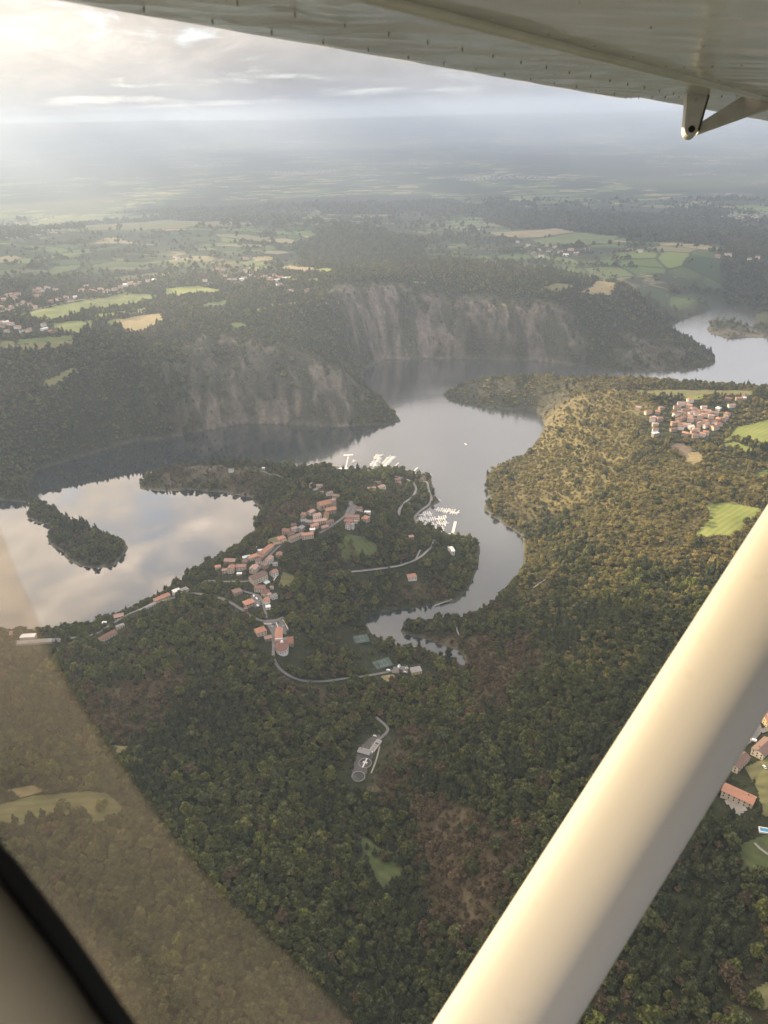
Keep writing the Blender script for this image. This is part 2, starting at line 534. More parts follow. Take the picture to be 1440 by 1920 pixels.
class MB:
    """collects boxes, prisms and tubes into one mesh"""
    def __init__(self):
        self.v, self.f = [], []

    def add(self, vs, fs):
        b = len(self.v)
        self.v += [tuple(v) for v in vs]
        self.f += [tuple(i + b for i in f) for f in fs]
        return self

    def box(self, x0, x1, y0, y1, z0, z1):
        return self.add([(x0, y0, z0), (x1, y0, z0), (x1, y1, z0), (x0, y1, z0), (x0, y0, z1), (x1, y0, z1), (x1, y1, z1), (x0, y1, z1)],
                        [(0, 3, 2, 1), (4, 5, 6, 7), (0, 1, 5, 4), (1, 2, 6, 5), (2, 3, 7, 6), (3, 0, 4, 7)])

    def prism(self, poly, z0, z1):
        n = len(poly)
        vs = [(x, y, z0) for x, y in poly] + [(x, y, z1) for x, y in poly]
        return self.add(vs, [tuple(range(n))[::-1], tuple(range(n, 2 * n))] + [(i, (i + 1) % n, n + (i + 1) % n, n + i) for i in range(n)])

    def tube(self, pts, rad, n=6):
        """pts: list of Vector, rad: list of radii"""
        pts = [Vector(p) for p in pts]
        rings = []
        for i, p in enumerate(pts):
            d = (pts[min(i + 1, len(pts) - 1)] - pts[max(i - 1, 0)]).normalized()
            a = d.cross(Vector((0.31, 0.87, 0.37))).normalized()
            b = d.cross(a)
            rings.append([p + (a * math.cos(6.2832 * j / n) + b * math.sin(6.2832 * j / n)) * rad[i] for j in range(n)])
        vs = [v for r in rings for v in r]
        fs = []
        for i in range(len(pts) - 1):
            for j in range(n):
                fs.append((i * n + j, i * n + (j + 1) % n, (i + 1) * n + (j + 1) % n, (i + 1) * n + j))
        fs.append(tuple(range(n))[::-1])
        fs.append(tuple((len(pts) - 1) * n + j for j in range(n)))
        return self.add(vs, fs)

    def mesh(self, name, smooth=False):
        return new_mesh(name, self.v, self.f, smooth)

    def build(self, name, material, parent=None, smooth=False, loc=None, rz=None):
        return obj(name, self.mesh(name, smooth), material, parent, loc, rz)


# ------------------------------------------------------------------ land cover (surveyed outlines)
FIELDS = [  # outline, tone, cell size
    ([(25, 590), (70, 581), (150, 566), (235, 549), (300, 553), (285, 562), (250, 572), (190, 578), (95, 602)], 'green', 9),
    ([(180, 590), (270, 578), (280, 570), (275, 585), (220, 592), (170, 598)], 'lime', 9),
    ([(95, 606), (170, 600), (178, 612), (150, 624), (105, 620)], 'green', 9),
    ([(310, 541), (370, 536), (420, 543), (400, 551), (350, 556), (310, 555)], 'lime', 9),
    ([(35, 637), (140, 628), (142, 636), (60, 645), (32, 646)], 'green', 8),
    ([(32, 648), (100, 640), (142, 638), (138, 650), (80, 656), (32, 656)], 'olive', 8),
    ([(0, 640), (28, 640), (28, 652), (0, 655)], 'olive', 8),
    ([(215, 602), (270, 590), (302, 588), (305, 605), (262, 622), (235, 622)], 'hay', 8),
    ([(205, 600), (228, 597), (215, 610), (190, 612)], 'green', 8),
    ([(505, 571), (550, 567), (558, 571), (510, 575)], 'lime', 9), ([(482, 580), (500, 577), (500, 583), (486, 585)], 'lime', 8),
    ([(475, 483), (510, 481), (508, 488), (478, 490)], 'hay', 12), ([(445, 492), (470, 489), (505, 492), (495, 498), (460, 498)], 'green', 12),
    ([(460, 502), (505, 498), (500, 505), (470, 506)], 'lime', 12), ([(525, 501), (545, 498), (590, 503), (580, 512), (535, 506)], 'hay', 12),
    ([(580, 507), (615, 502), (628, 507), (610, 514), (592, 512)], 'lime', 12), ([(535, 519), (550, 517), (552, 524), (538, 524)], 'lime', 12), ([(575, 524), (598, 521), (597, 530), (580, 530)], 'green', 12),
    ([(430, 607), (455, 605), (465, 614), (440, 617)], 'green', 8), ([(345, 588), (400, 566), (430, 563), (415, 576), (370, 580)], 'green', 9),
    ([(75, 720), (135, 689), (150, 696), (95, 725)], 'olive', 8),
    ([(1015, 543), (1045, 531), (1080, 536), (1050, 548)], 'olive', 10), ([(1090, 548), (1115, 533), (1135, 523), (1155, 536), (1145, 553)], 'hay', 10),
    ([(750, 533), (800, 530), (795, 535), (750, 538)], 'hay', 10), ([(610, 567), (650, 563), (655, 567), (612, 571)], 'hay', 9),
    ([(915, 436), (1040, 428), (1080, 434), (1010, 445), (940, 444)], 'hay', 18), ([(1000, 450), (1085, 436), (1160, 443), (1150, 455), (1020, 462)], 'green', 18),
    ([(30, 419), (150, 402), (300, 400), (300, 410), (160, 420), (50, 430)], 'green', 20), ([(150, 424), (320, 412), (500, 420), (260, 432), (160, 432)], 'olive', 20),
    ([(90, 508), (110, 500), (155, 497), (150, 501), (115, 512), (90, 517)], 'green', 14), ([(0, 506), (14, 507), (12, 514), (0, 516)], 'green', 14), ([(215, 520), (320, 508), (318, 516), (220, 528)], 'olive', 12),
    # the sunlit hill
    ([(1354, 830), (1384, 800), (1440, 786), (1560, 770), (1560, 835), (1440, 836), (1400, 822), (1380, 824)], 'lime', 5), ([(1350, 834), (1378, 828), (1420, 845), (1415, 850), (1399, 851), (1374, 841)], 'lime', 5),
    ([(1185, 731), (1280, 731), (1413, 733), (1410, 741), (1335, 740), (1260, 745), (1200, 742)], 'olive', 8), ([(1280, 742), (1320, 740), (1318, 748), (1284, 750)], 'lime', 7),
    ([(1255, 835), (1280, 830), (1300, 842), (1290, 858), (1270, 850)], 'soil', 5), ([(1290, 850), (1310, 845), (1318, 862), (1300, 872), (1285, 865)], 'hay', 5),
    ([(1324, 946), (1372, 941), (1402, 950), (1434, 955), (1399, 980), (1380, 1006), (1342, 1004), (1301, 1010), (1312, 991), (1331, 976)], 'lime', 4), ([(1432, 940), (1500, 930), (1500, 950), (1440, 950)], 'lime', 5),
    ([(1410, 890), (1440, 880), (1440, 890), (1418, 897)], 'green', 5),
    # clearings in front
    ([(-30, 1520), (60, 1493), (150, 1484), (200, 1487), (230, 1512), (222, 1530), (182, 1547), (150, 1527), (90, 1530), (20, 1555), (-30, 1570)], 'olive', 1.3),
    ([(10, 1482), (100, 1466), (150, 1461), (95, 1480), (40, 1496)], 'hay', 1.3), ([(205, 1398), (245, 1400), (240, 1412), (215, 1412)], 'hay', 1.3),
    ([(678, 1562), (711, 1590), (754, 1612), (752, 1640), (720, 1668), (697, 1634), (679, 1607)], 'meadow', 1.3),
    ([(1385, 1585), (1450, 1560), (1500, 1600), (1480, 1650), (1390, 1632)], 'meadow', 1.3), ([(1405, 1862), (1440, 1840), (1480, 1850), (1460, 1890), (1425, 1895)], 'olive', 1.3),
    ([(650, 1003), (690, 1008), (712, 1030), (690, 1048), (640, 1048), (632, 1022)], 'meadow', 1.3), ([(530, 1072), (556, 1082), (548, 1110), (522, 1100)], 'olive', 1.3),
    ([(500, 1012), (525, 1004), (530, 1010), (505, 1022)], 'olive', 1.3),
    ([(1395, 1440), (1440, 1420), (1500, 1450), (1490, 1540), (1430, 1530), (1420, 1480)], 'olive', 1.3),
    ([(715, 1268), (738, 1264), (742, 1276), (720, 1284)], 'hay', 1.3),
]
SCRUB = [  # dry heath and brown, sparse wood; second value: how bare
    ([(760, 1500), (870, 1502), (930, 1560), (960, 1600), (930, 1720), (850, 1760), (790, 1650), (760, 1580)], 0.9),
    ([(700, 1440), (740, 1380), (800, 1362), (770, 1430), (745, 1520), (715, 1500)], 0.9),
    ([(880, 1200), (1000, 1180), (1010, 1250), (950, 1350), (860, 1330)], 0.8), ([(770, 1184), (862, 1204), (858, 1216), (790, 1198)], 0.85),
    ([(150, 1290), (350, 1250), (380, 1330), (250, 1400), (180, 1400)], 0.75),
    ([(1020, 790), (1100, 735), (1230, 735), (1200, 850), (1100, 960), (960, 980), (915, 930), (990, 850)], 0.75), ([(1200, 850), (1330, 880), (1440, 900), (1440, 1060), (1300, 1060), (1120, 1030), (1060, 980), (1100, 960)], 0.6),
    ([(720, 1100), (860, 1080), (850, 1128), (740, 1140)], 0.7), ([(440, 1240), (560, 1285), (640, 1300), (600, 1340), (480, 1310)], 0.55), ([(490, 960), (560, 930), (590, 960), (540, 985), (500, 1000), (430, 1040), (470, 1010)], 0.7),
    ([(1370, 1830), (1440, 1790), (1440, 1920), (1400, 1920)], 0.7), ([(1100, 1180), (1200, 1170), (1220, 1260), (1130, 1290)], 0.45), ([(300, 880), (460, 880), (520, 920), (470, 930), (400, 915), (300, 915)], 0.5),
]
ROADS = [  # line, width, material
    ([(30, 1203), (110, 1200), (180, 1190), (240, 1153), (300, 1129), (350, 1113), (385, 1116), (422, 1125), (442, 1136), (470, 1156), (492, 1166), (515, 1165), (532, 1158)], 6.5, 'tarmac'),
    ([(382, 1090), (415, 1092), (467, 1092), (480, 1076), (492, 1056), (507, 1040), (522, 1026), (540, 1014), (570, 1006)], 5.5, 'tarmac'),
    ([(440, 1104), (465, 1112), (487, 1116), (492, 1130), (497, 1145), (500, 1160)], 5.0, 'tarmac'),
    ([(512, 1172), (513, 1192), (513, 1215), (512, 1236), (520, 1251), (540, 1268), (570, 1279), (610, 1279), (652, 1272), (698, 1266), (728, 1260), (748, 1255)], 5.5, 'tarmac'),
    ([(747, 972), (749, 955), (760, 942), (775, 932), (781, 917), (775, 905), (762, 899), (740, 893)], 7.0, 'pale'),
    ([(775, 905), (790, 902), (801, 903), (804, 920), (810, 935), (805, 947), (787, 959), (777, 970), (781, 983)], 6.5, 'pale'),
    ([(815, 1012), (810, 1026), (792, 1043), (775, 1053), (750, 1062), (720, 1067), (687, 1071), (637, 1074)], 6.0, 'pale'),
    ([(788, 1032), (780, 1049)], 4.0, 'pale'),
    ([(660, 940), (655, 955), (648, 968), (632, 980), (618, 990), (600, 1000)], 6.5, 'tarmac'),
    ([(478, 882), (500, 887), (525, 893), (548, 903)], 4.0, 'pale'),
    ([(705, 1345), (714, 1353), (724, 1361), (732, 1368), (720, 1379), (712, 1387), (697, 1397)], 5.0, 'tarmac'),
    ([(1380, 1405), (1400, 1392), (1417, 1381), (1426, 1370), (1418, 1352), (1412, 1342)], 7.0, 'tarmac'), ([(1426, 1372), (1445, 1366), (1480, 1355)], 7.0, 'tarmac'),
    ([(1414, 1582), (1420, 1595), (1432, 1604), (1450, 1608)], 3.0, 'pale'), ([(1000, 1103), (1012, 1094), (1024, 1086)], 3.0, 'pale'), ([(856, 1176), (855, 1184), (862, 1193)], 3.0, 'pale'),
    ([(0, 584), (67, 580), (111, 569), (164, 561), (200, 553), (235, 545), (278, 543)], 8.0, 'pale'),
    ([(712, 1400), (706, 1425), (696, 1450)], 2.5, 'pale'), ([(815, 1138), (835, 1131), (848, 1124)], 3.0, 'pale'), ([(560, 877), (600, 878), (640, 878)], 5.0, 'pale'),
]
PAVED = [([(492, 1168), (498, 1163), (530, 1162), (541, 1180), (537, 1190), (526, 1188), (518, 1190), (510, 1190), (502, 1174)], 'tarmac'),
         ([(738, 1250), (765, 1248), (766, 1262), (735, 1262)], 'tarmac'), ([(655, 938), (648, 966), (662, 967), (672, 952)], 'tarmac'),
         ([(525, 1198), (542, 1194), (545, 1208), (528, 1216)], 'pale'),
         ([(664, 1428), (676, 1400), (700, 1378), (712, 1378), (712, 1396), (700, 1416), (690, 1440), (684, 1462), (660, 1462)], 'yard'),
         ([(1362, 1492), (1385, 1500), (1400, 1520), (1385, 1530), (1360, 1505)], 'pale'), ([(637, 876), (700, 877), (702, 883), (640, 882)], 'pale'), ([(776, 890), (800, 893), (800, 901), (780, 900)], 'soil'),
         ([(470, 1118), (484, 1114), (490, 1135), (478, 1140)], 'tarmac'), ([(40, 1198), (120, 1196), (120, 1203), (38, 1206)], 'tarmac')]


def polys_to_land(items):
    flat = [p for it in items for p in it]
    g = ground_many(flat)
    out, i = [], 0
    for it in items:
        out.append(g[i:i + len(it)])
        i += len(it)
    return out


_g = polys_to_land([f[0] for f in FIELDS] + [s[0] for s in SCRUB] + [r[0] for r in ROADS] + [p[0] for p in PAVED])
_n1, _n2, _n3 = len(FIELDS), len(FIELDS) + len(SCRUB), len(FIELDS) + len(SCRUB) + len(ROADS)
FIELD_W, SCRUB_W, ROAD_W, PAVED_W = _g[:_n1], _g[_n1:_n2], _g[_n2:_n3], _g[_n3:]


def in_any(x, y, polys, grow=None):
    r = np.zeros(np.shape(x), bool)
    for p in polys:
        lo, hi = p[:, :2].min(0) - 1, p[:, :2].max(0) + 1
        m = (x > lo[0]) & (x < hi[0]) & (y > lo[1]) & (y < hi[1])
        if m.any():
            r[m] |= inside_poly(x[m], y[m], p[:, :2])
    return r


def scrub_amount(x, y):
    s = np.zeros(np.shape(x))
    for p, (_, a) in zip(SCRUB_W, SCRUB):
        lo, hi = p[:, :2].min(0) - 60, p[:, :2].max(0) + 60
        m = (x > lo[0]) & (x < hi[0]) & (y > lo[1]) & (y < hi[1])
        if m.any():
            d = seg_dist(x[m], y[m], p[:, :2], True)
            sgn = np.where(inside_poly(x[m], y[m], p[:, :2]), d, -d) + (fbm(x[m], y[m], 45, 3, 55) - 0.5) * 60
            s[m] = np.maximum(s[m], a * sstep(-12, 22, sgn))
    return s


def rock_amount(x, y, z):
    c = crag(x, y)
    n = ribs(x, y) + 0.16 * (vnoise(z / 9.0 + 0.05 * x, 0.03 * x, 75) - 0.5) + 0.35 * (fbm(x, y, 22, 3, 71, 0.65) - 0.5)
    big = sstep(0.36, 0.56, fbm(x, y, 120, 3, 73))
    return np.minimum(1.0, 1.5 * c) * (0.22 + 0.70 * sstep(0.76, 0.93, n)) * (0.35 + 0.65 * big) * (z > 0.5)


def woods_far(x, y):
    """share of wood in the far country"""
    n = fbm(x, y * 0.55, 900, 4, 61, 0.55)
    return sstep(0.47, 0.53, n)


# ------------------------------------------------------------------ terrain
def build_terrain():
    rr = [0.0, 30, 60]
    while rr[-1] < 330:
        rr.append(rr[-1] * 1.16)
    while rr[-1] < 1000:
        rr.append(rr[-1] + 5.0)
    while rr[-1] < 2900:
        rr.append(rr[-1] + 6.0)
    while rr[-1] < 6000:
        rr.append(rr[-1] * 1.009)
    while rr[-1] < 80000:
        rr.append(rr[-1] * 1.03)
    rr = np.array(rr)
    az = np.concatenate([np.arange(-180, -36, 4.0), np.arange(-36, 36, 0.12), np.arange(36, 180, 4.0)])
    az = np.radians(az)
    A, Rr = np.meshgrid(az, rr)
    x, y = Rr * np.sin(A), Rr * np.cos(A)
    sd = shore(x, y)
    z = height(x, y, sd)
    # drop with the earth's curve so that the skyline sits right
    n_r, n_a = x.shape
    idx = np.arange(n_r * n_a).reshape(n_r, n_a)
    a, b = idx[:-1, :], idx[1:, :]
    F = np.stack([a, b, np.roll(b, -1, 1), np.roll(a, -1, 1)], -1).reshape(-1, 4)[:, ::-1]
    V = np.stack([x.ravel(), y.ravel(), z.ravel()], 1)
    me = fast_mesh('terrain', V, F, True)
    X, Y, Z = V.T
    # land cover colour
    rad = np.hypot(X, Y)
    n1 = fbm(X, Y, 60, 4, 41)[:, None]
    n2 = fbm(X, Y, 14, 3, 43)[:, None]
    col = np.array([0.030, 0.034, 0.017]) * (0.7 + 0.6 * n1) + 0 * n2
    sc = scrub_amount(X, Y)[:, None]
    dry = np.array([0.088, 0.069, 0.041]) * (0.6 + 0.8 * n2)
    sun_gold = np.array([0.155, 0.130, 0.056]) * (0.6 + 0.8 * n2)  # the sun's gold put into the ground colour of the right-hand hill
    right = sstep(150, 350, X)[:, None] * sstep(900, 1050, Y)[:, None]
    dry = dry + (sun_gold - dry) * right
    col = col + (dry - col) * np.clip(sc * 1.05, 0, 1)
    rk = rock_amount(X, Y, Z)[:, None]
    rocky = np.array([0.128, 0.106, 0.084]) * (0.30 + 1.4 * n2)
    col = col + (rocky - col) * rk
    rim = np.exp(-((sd.ravel() - 2.0) / 2.6) ** 2)[:, None] * (sd.ravel() > -2)[:, None]
    col = col + (np.array([0.20, 0.178, 0.14]) - col) * 0.55 * (0.35 + 0.65 * sstep(900, 1300, rad)[:, None]) * (1 - 0.65 * sstep(1480, 1600, rad)[:, None]) * rim
    mud = (sd.ravel() <= -1)[:, None]
    col = np.where(mud, np.array([0.03, 0.032, 0.028]), col)
    cover = np.concatenate([col, np.ones((len(col), 1))], 1).astype(np.float32)
    at = me.attributes.new('cover', 'FLOAT_COLOR', 'POINT')
    at.data.foreach_set('color', cover.ravel())
    fw = sstep(2500, 3300, rad) * (1 - sstep(1.5, 0.0, Z)) * (Z > 0.5)
    at = me.attributes.new('plain', 'FLOAT', 'POINT')
    at.data.foreach_set('value', fw.astype(np.float32))
    at = me.attributes.new('wood', 'FLOAT', 'POINT')
    at.data.foreach_set('value', woods_far(X, Y).astype(np.float32))

    m, k, b = mat('land', None, 0.95, 0.1)
    cov = k.n('ShaderNodeAttribute', attribute_name='cover').outputs['Color']
    pl = k.n('ShaderNodeAttribute', attribute_name='plain').outputs['Fac']
    wd = k.n('ShaderNodeAttribute', attribute_name='wood').outputs['Fac']
    geo = k.n('ShaderNodeNewGeometry')
    P = geo.outputs['Position']
    fine = k.n('ShaderNodeTexNoise', {'Vector': P, 'Scale': 0.11, 'Detail': 6.0, 'Roughness': 0.65}).outputs[0]
    near = k.mix(1.0, cov, k.ramp(fine, [(0.25, 0.55), (0.75, 1.45)]), 'MULTIPLY')
    # the far plain: a patchwork of fields with hedges, darker woods, warm-toned stubble
    warp = k.n('ShaderNodeTexNoise', {'Vector': P, 'Scale': 0.0016, 'Detail': 3.0}).outputs['Color']
    wv = k.n('ShaderNodeVectorMath', {0: warp, 1: (420.0, 420.0, 0.0)}, operation='MULTIPLY').outputs[0]
    Pw = k.n('ShaderNodeVectorMath', {0: P, 1: wv}, operation='ADD').outputs[0]
    Pw = k.n('ShaderNodeVectorMath', {0: Pw, 1: (1.0, 1.35, 0.0)}, operation='MULTIPLY').outputs[0]
    vor = k.n('ShaderNodeTexVoronoi', {'Vector': Pw, 'Scale': 0.0062, 'Randomness': 0.95}, voronoi_dimensions='2D', distance='CHEBYCHEV')
    vr = k.n('ShaderNodeSeparateColor', {0: vor.outputs['Color']})
    fc = k.ramp(vr.outputs[0], [(0.0, (0.035, 0.055, 0.024)), (0.28, (0.085, 0.125, 0.040)), (0.45, (0.13, 0.165, 0.055)), (0.60, (0.06, 0.085, 0.034)), (0.75, (0.235, 0.205, 0.115)), (0.90, (0.16, 0.15, 0.08))], 'CONSTANT')
    ved = k.n('ShaderNodeTexVoronoi', {'Vector': Pw, 'Scale': 0.0062, 'Randomness': 0.95}, voronoi_dimensions='2D', feature='DISTANCE_TO_EDGE').outputs['Distance']
    hedge = k.ramp(ved, [(0.03, 1.0), (0.07, 0.0)])
    fc = k.mix(k.m('MULTIPLY', hedge, 0.8), fc, (0.026, 0.036, 0.018))
    wn = k.n('ShaderNodeTexNoise', {'Vector': Pw, 'Scale': 0.0011, 'Detail': 7.0, 'Roughness': 0.62}).outputs[0]
    wood = k.ramp(wn, [(0.50, 0.0), (0.535, 1.0)])
    wood = k.m('MAXIMUM', wood, wd, clamp=True)
    wcol = k.mix(fine, (0.018, 0.026, 0.014), (0.046, 0.054, 0.026))
    fc = k.mix(wood, fc, wcol)
    town = k.n('ShaderNodeTexVoronoi', {'Vector': P, 'Scale': 0.022, 'Randomness': 1.0}, voronoi_dimensions='2D').outputs['Distance']
    tn = k.n('ShaderNodeTexNoise', {'Vector': P, 'Scale': 0.00065, 'Detail': 4.0, 'Roughness': 0.6}).outputs[0]
    tmask = k.m('MULTIPLY', k.ramp(tn, [(0.575, 0.0), (0.64, 1.0)]), k.ramp(town, [(0.22, 1.0), (0.30, 0.0)]))
    fc = k.mix(tmask, fc, (0.46, 0.40, 0.36))
    k.link(k.mix(pl, near, fc), b.inputs['Base Color'])
    bp = k.n('ShaderNodeBump', {'Height': fine, 'Strength': 0.6, 'Distance': 4.0})
    k.link(bp.outputs[0], b.inputs['Normal'])
    return structure(obj('terrain', me, m))


terrain = build_terrain()

# ------------------------------------------------------------------ the lake
m_water, k, b = mat('lake water', (0.020, 0.027, 0.027), 0.02, 0.5)
tc = k.n('ShaderNodeNewGeometry').outputs['Position']
sw = k.n('ShaderNodeVectorMath', {0: tc, 1: (0.35, 0.75, 1.0)}, operation='MULTIPLY').outputs[0]
w1 = k.n('ShaderNodeTexNoise', {'Vector': sw, 'Scale': 0.11, 'Detail': 5.0, 'Roughness': 0.6}).outputs[0]
calm = k.n('ShaderNodeTexNoise', {'Vector': tc, 'Scale': 0.006, 'Detail': 4.0, 'Distortion': 0.6}).outputs[0]
# the western bay lies sheltered and still, the river and the harbour are ruffled by the wind
px_ = k.n('ShaderNodeSeparateXYZ', {0: tc}).outputs[0]
wind = k.m('ADD', k.m('MULTIPLY', px_, 0.0016), k.m('ADD', k.m('MULTIPLY', calm, 0.9), 0.12), clamp=True)
bp = k.n('ShaderNodeBump', {'Height': w1, 'Distance': 0.6, 'Strength': k.m('MULTIPLY_ADD', wind, 0.30, 0.03)})
rg = k.m('MULTIPLY_ADD', wind, 0.17, 0.03)
gl = k.n('ShaderNodeBsdfGlossy', {'Color': (0.95, 0.94, 0.93, 1), 'Roughness': rg, 'Normal': bp.outputs[0]})
k.link(bp.outputs[0], b.inputs['Normal'])
geo_ = k.n('ShaderNodeNewGeometry')
cosv = k.n('ShaderNodeVectorMath', {0: geo_.outputs['Incoming'], 1: (0.0, 0.0, 1.0)}, operation='DOT_PRODUCT').outputs['Value']
fac = k.m('MULTIPLY_ADD', k.m('POWER', k.m('SUBTRACT', 1.0, cosv), 3.7), 1.85, 0.01, clamp=True)
mx = k.n('ShaderNodeMixShader', {0: fac, 1: b.outputs[0], 2: gl.outputs[0]})
k.link(mx.outputs[0], m_water.node_tree.nodes['Material Output'].inputs['Surface'])
_lo, _hi = LAKE_W.min(0) - 40, LAKE_W.max(0) + 40
lake = structure(obj('lake', new_mesh('lake', [(_lo[0], _lo[1], 0), (_hi[0], _lo[1], 0), (_hi[0], _hi[1], 0), (_lo[0], _hi[1], 0)], [(0, 1, 2, 3)]), m_water))

# ------------------------------------------------------------------ fields, roads, paved ground: sheets laid on the land
def meadow_mat(name, c1, c2, scale, turn):
    m = noisy(name, c1, c2, scale)
    k = NT(m.node_tree)
    b = m.node_tree.nodes['Principled BSDF']
    src = b.inputs['Base Color'].links[0].from_socket
    P = k.n('ShaderNodeNewGeometry').outputs['Position']
    mp = k.n('ShaderNodeMapping', {'Vector': P, 'Rotation': (0, 0, turn)}).outputs[0]
    wv = k.n('ShaderNodeTexWave', {'Vector': mp, 'Scale': 0.035, 'Distortion': 1.2, 'Detail': 3.0}).outputs['Fac']
    big = k.n('ShaderNodeTexNoise', {'Vector': P, 'Scale': 0.012, 'Detail': 6.0, 'Roughness': 0.65}).outputs[0]
    f = k.m('ADD', k.m('MULTIPLY_ADD', wv, 0.22, 0.55), k.m('MULTIPLY', big, 0.68))
    k.link(k.mix(1.0, src, f, 'MULTIPLY'), b.inputs['Base Color'])
    return m


M_FIELD = {
    'green': meadow_mat('pasture', (0.068, 0.092, 0.027), (0.100, 0.126, 0.036), 0.03, 0.4),
    'lime': meadow_mat('mown grass', (0.125, 0.150, 0.036), (0.160, 0.176, 0.050), 0.03, 0.9),
    'olive': meadow_mat('dry pasture', (0.100, 0.100, 0.040), (0.145, 0.135, 0.056), 0.05, 1.4),
    'hay': meadow_mat('stubble', (0.225, 0.180, 0.090), (0.170, 0.142, 0.070), 0.05, 1.9),
    'meadow': meadow_mat('damp meadow', (0.046, 0.062, 0.022), (0.074, 0.088, 0.030), 0.08, 2.4),
    'soil': meadow_mat('bare soil', (0.140, 0.108, 0.078), (0.10, 0.08, 0.058), 0.08, 2.9),
}
M_ROAD = {'yard': noisy('dark yard surface', (0.070, 0.065, 0.060), (0.095, 0.088, 0.080), 0.2), 'tarmac': noisy('grey tarmac', (0.120, 0.114, 0.106), (0.160, 0.150, 0.140), 0.12), 'pale': noisy('pale gravel road', (0.20, 0.185, 0.16), (0.255, 0.235, 0.205), 0.12),
          'soil': M_FIELD['soil']}


def drape_poly(name, poly, cell, material, lift):
    p = poly[:, :2]
    lo, hi = p.min(0), p.max(0)
    nx, ny = int((hi[0] - lo[0]) / cell) + 2, int((hi[1] - lo[1]) / cell) + 2
    if nx * ny > 60000:
        cell *= math.sqrt(nx * ny / 60000)
        nx, ny = int((hi[0] - lo[0]) / cell) + 2, int((hi[1] - lo[1]) / cell) + 2
    xs, ys = lo[0] + np.arange(nx) * cell, lo[1] + np.arange(ny) * cell
    X, Y = np.meshgrid(xs, ys)
    cx, cy = X[:-1, :-1] + cell / 2, Y[:-1, :-1] + cell / 2
    ins = inside_poly(cx.ravel(), cy.ravel(), p)
    if ins.sum() < 2:
        return None
    idx = np.arange(nx * ny).reshape(ny, nx)
    F = np.stack([idx[:-1, :-1], idx[:-1, 1:], idx[1:, 1:], idx[1:, :-1]], -1).reshape(-1, 4)[ins]
    used, inv = np.unique(F, return_inverse=True)
    VX, VY = X.ravel()[used], Y.ravel()[used]
    V = np.stack([VX, VY, height(VX, VY) + lift], 1)
    return structure(obj(name, fast_mesh(name, V, inv.reshape(-1, 4), True), material))


def drape_line(name, pts, width, material, lift):
    p = pts[:, :2]
    seg = np.hypot(*np.diff(p, axis=0).T)
    s = np.concatenate([[0], np.cumsum(seg)])
    n = max(3, int(s[-1] / 4))
    t = np.linspace(0, s[-1], n)
    x, y = np.interp(t, s, p[:, 0]), np.interp(t, s, p[:, 1])
    for _ in range(4):                      # round the bends
        x[1:-1], y[1:-1] = (x[:-2] + 2 * x[1:-1] + x[2:]) / 4, (y[:-2] + 2 * y[1:-1] + y[2:]) / 4
    tx, ty = np.gradient(x), np.gradient(y)
    L = np.hypot(tx, ty) + 1e-9
    nx, ny = -ty / L * width / 2, tx / L * width / 2
    rows = []
    for f in (-1, -0.33, 0.33, 1):
        rows.append(np.stack([x + nx * f, y + ny * f, np.maximum(height(x + nx * f, y + ny * f), 1.0)], 1))
    zz = np.max([r[:, 2] for r in rows], 0) * 0.6 + np.mean([r[:, 2] for r in rows], 0) * 0.4
    for r in rows:
        r[:, 2] = np.maximum(r[:, 2], zz) + lift
    V = np.concatenate(rows)
    F = []
    for q in range(3):
        a = np.arange(n - 1) + q * n
        F.append(np.stack([a, a + 1, a + 1 + n, a + n], 1)[:, ::-1])
    return structure(obj(name, fast_mesh(name, V, np.concatenate(F), True), material))


for (px, tone, cell), w in zip(FIELDS, FIELD_W):
    drape_poly('field', w, cell, M_FIELD[tone], 0.45 if cell < 6 else 0.9)
for (px, width, tone), w in zip(ROADS, ROAD_W):
    drape_line('road' if width > 4 else 'path', w, width * 0.68, M_ROAD[tone], 0.8)
for (px, tone), w in zip(PAVED, PAVED_W):
    drape_poly('pavement', w, 1.6, M_ROAD[tone], 0.65)


# ------------------------------------------------------------------ buildings
def tiles(name, c1, c2):
    """terracotta roof: rows of tiles as fine relief, mottled with age"""
    m, k, b = mat(name, c1, 0.85, 0.2)
    tc = k.n('ShaderNodeTexCoord').outputs['Object']
    no = k.n('ShaderNodeTexNoise', {'Vector': tc, 'Scale': 0.9, 'Detail': 6.0, 'Roughness': 0.7}).outputs[0]
    col = k.mix(k.ramp(no, [(0.35, 0.0), (0.68, 1.0)]), c1, c2)
    oi = k.n('ShaderNodeObjectInfo').outputs['Random']
    col = k.mix(1.0, col, k.m('MULTIPLY_ADD', oi, 0.6, 0.68), 'MULTIPLY')
    k.link(col, b.inputs['Base Color'])
    wv = k.n('ShaderNodeTexWave', {'Vector': tc, 'Scale': 1.6, 'Distortion': 0.6}).outputs['Fac']
    k.link(k.n('ShaderNodeBump', {'Height': wv, 'Strength': 0.5, 'Distance': 0.08}).outputs[0], b.inputs['Normal'])
    return m


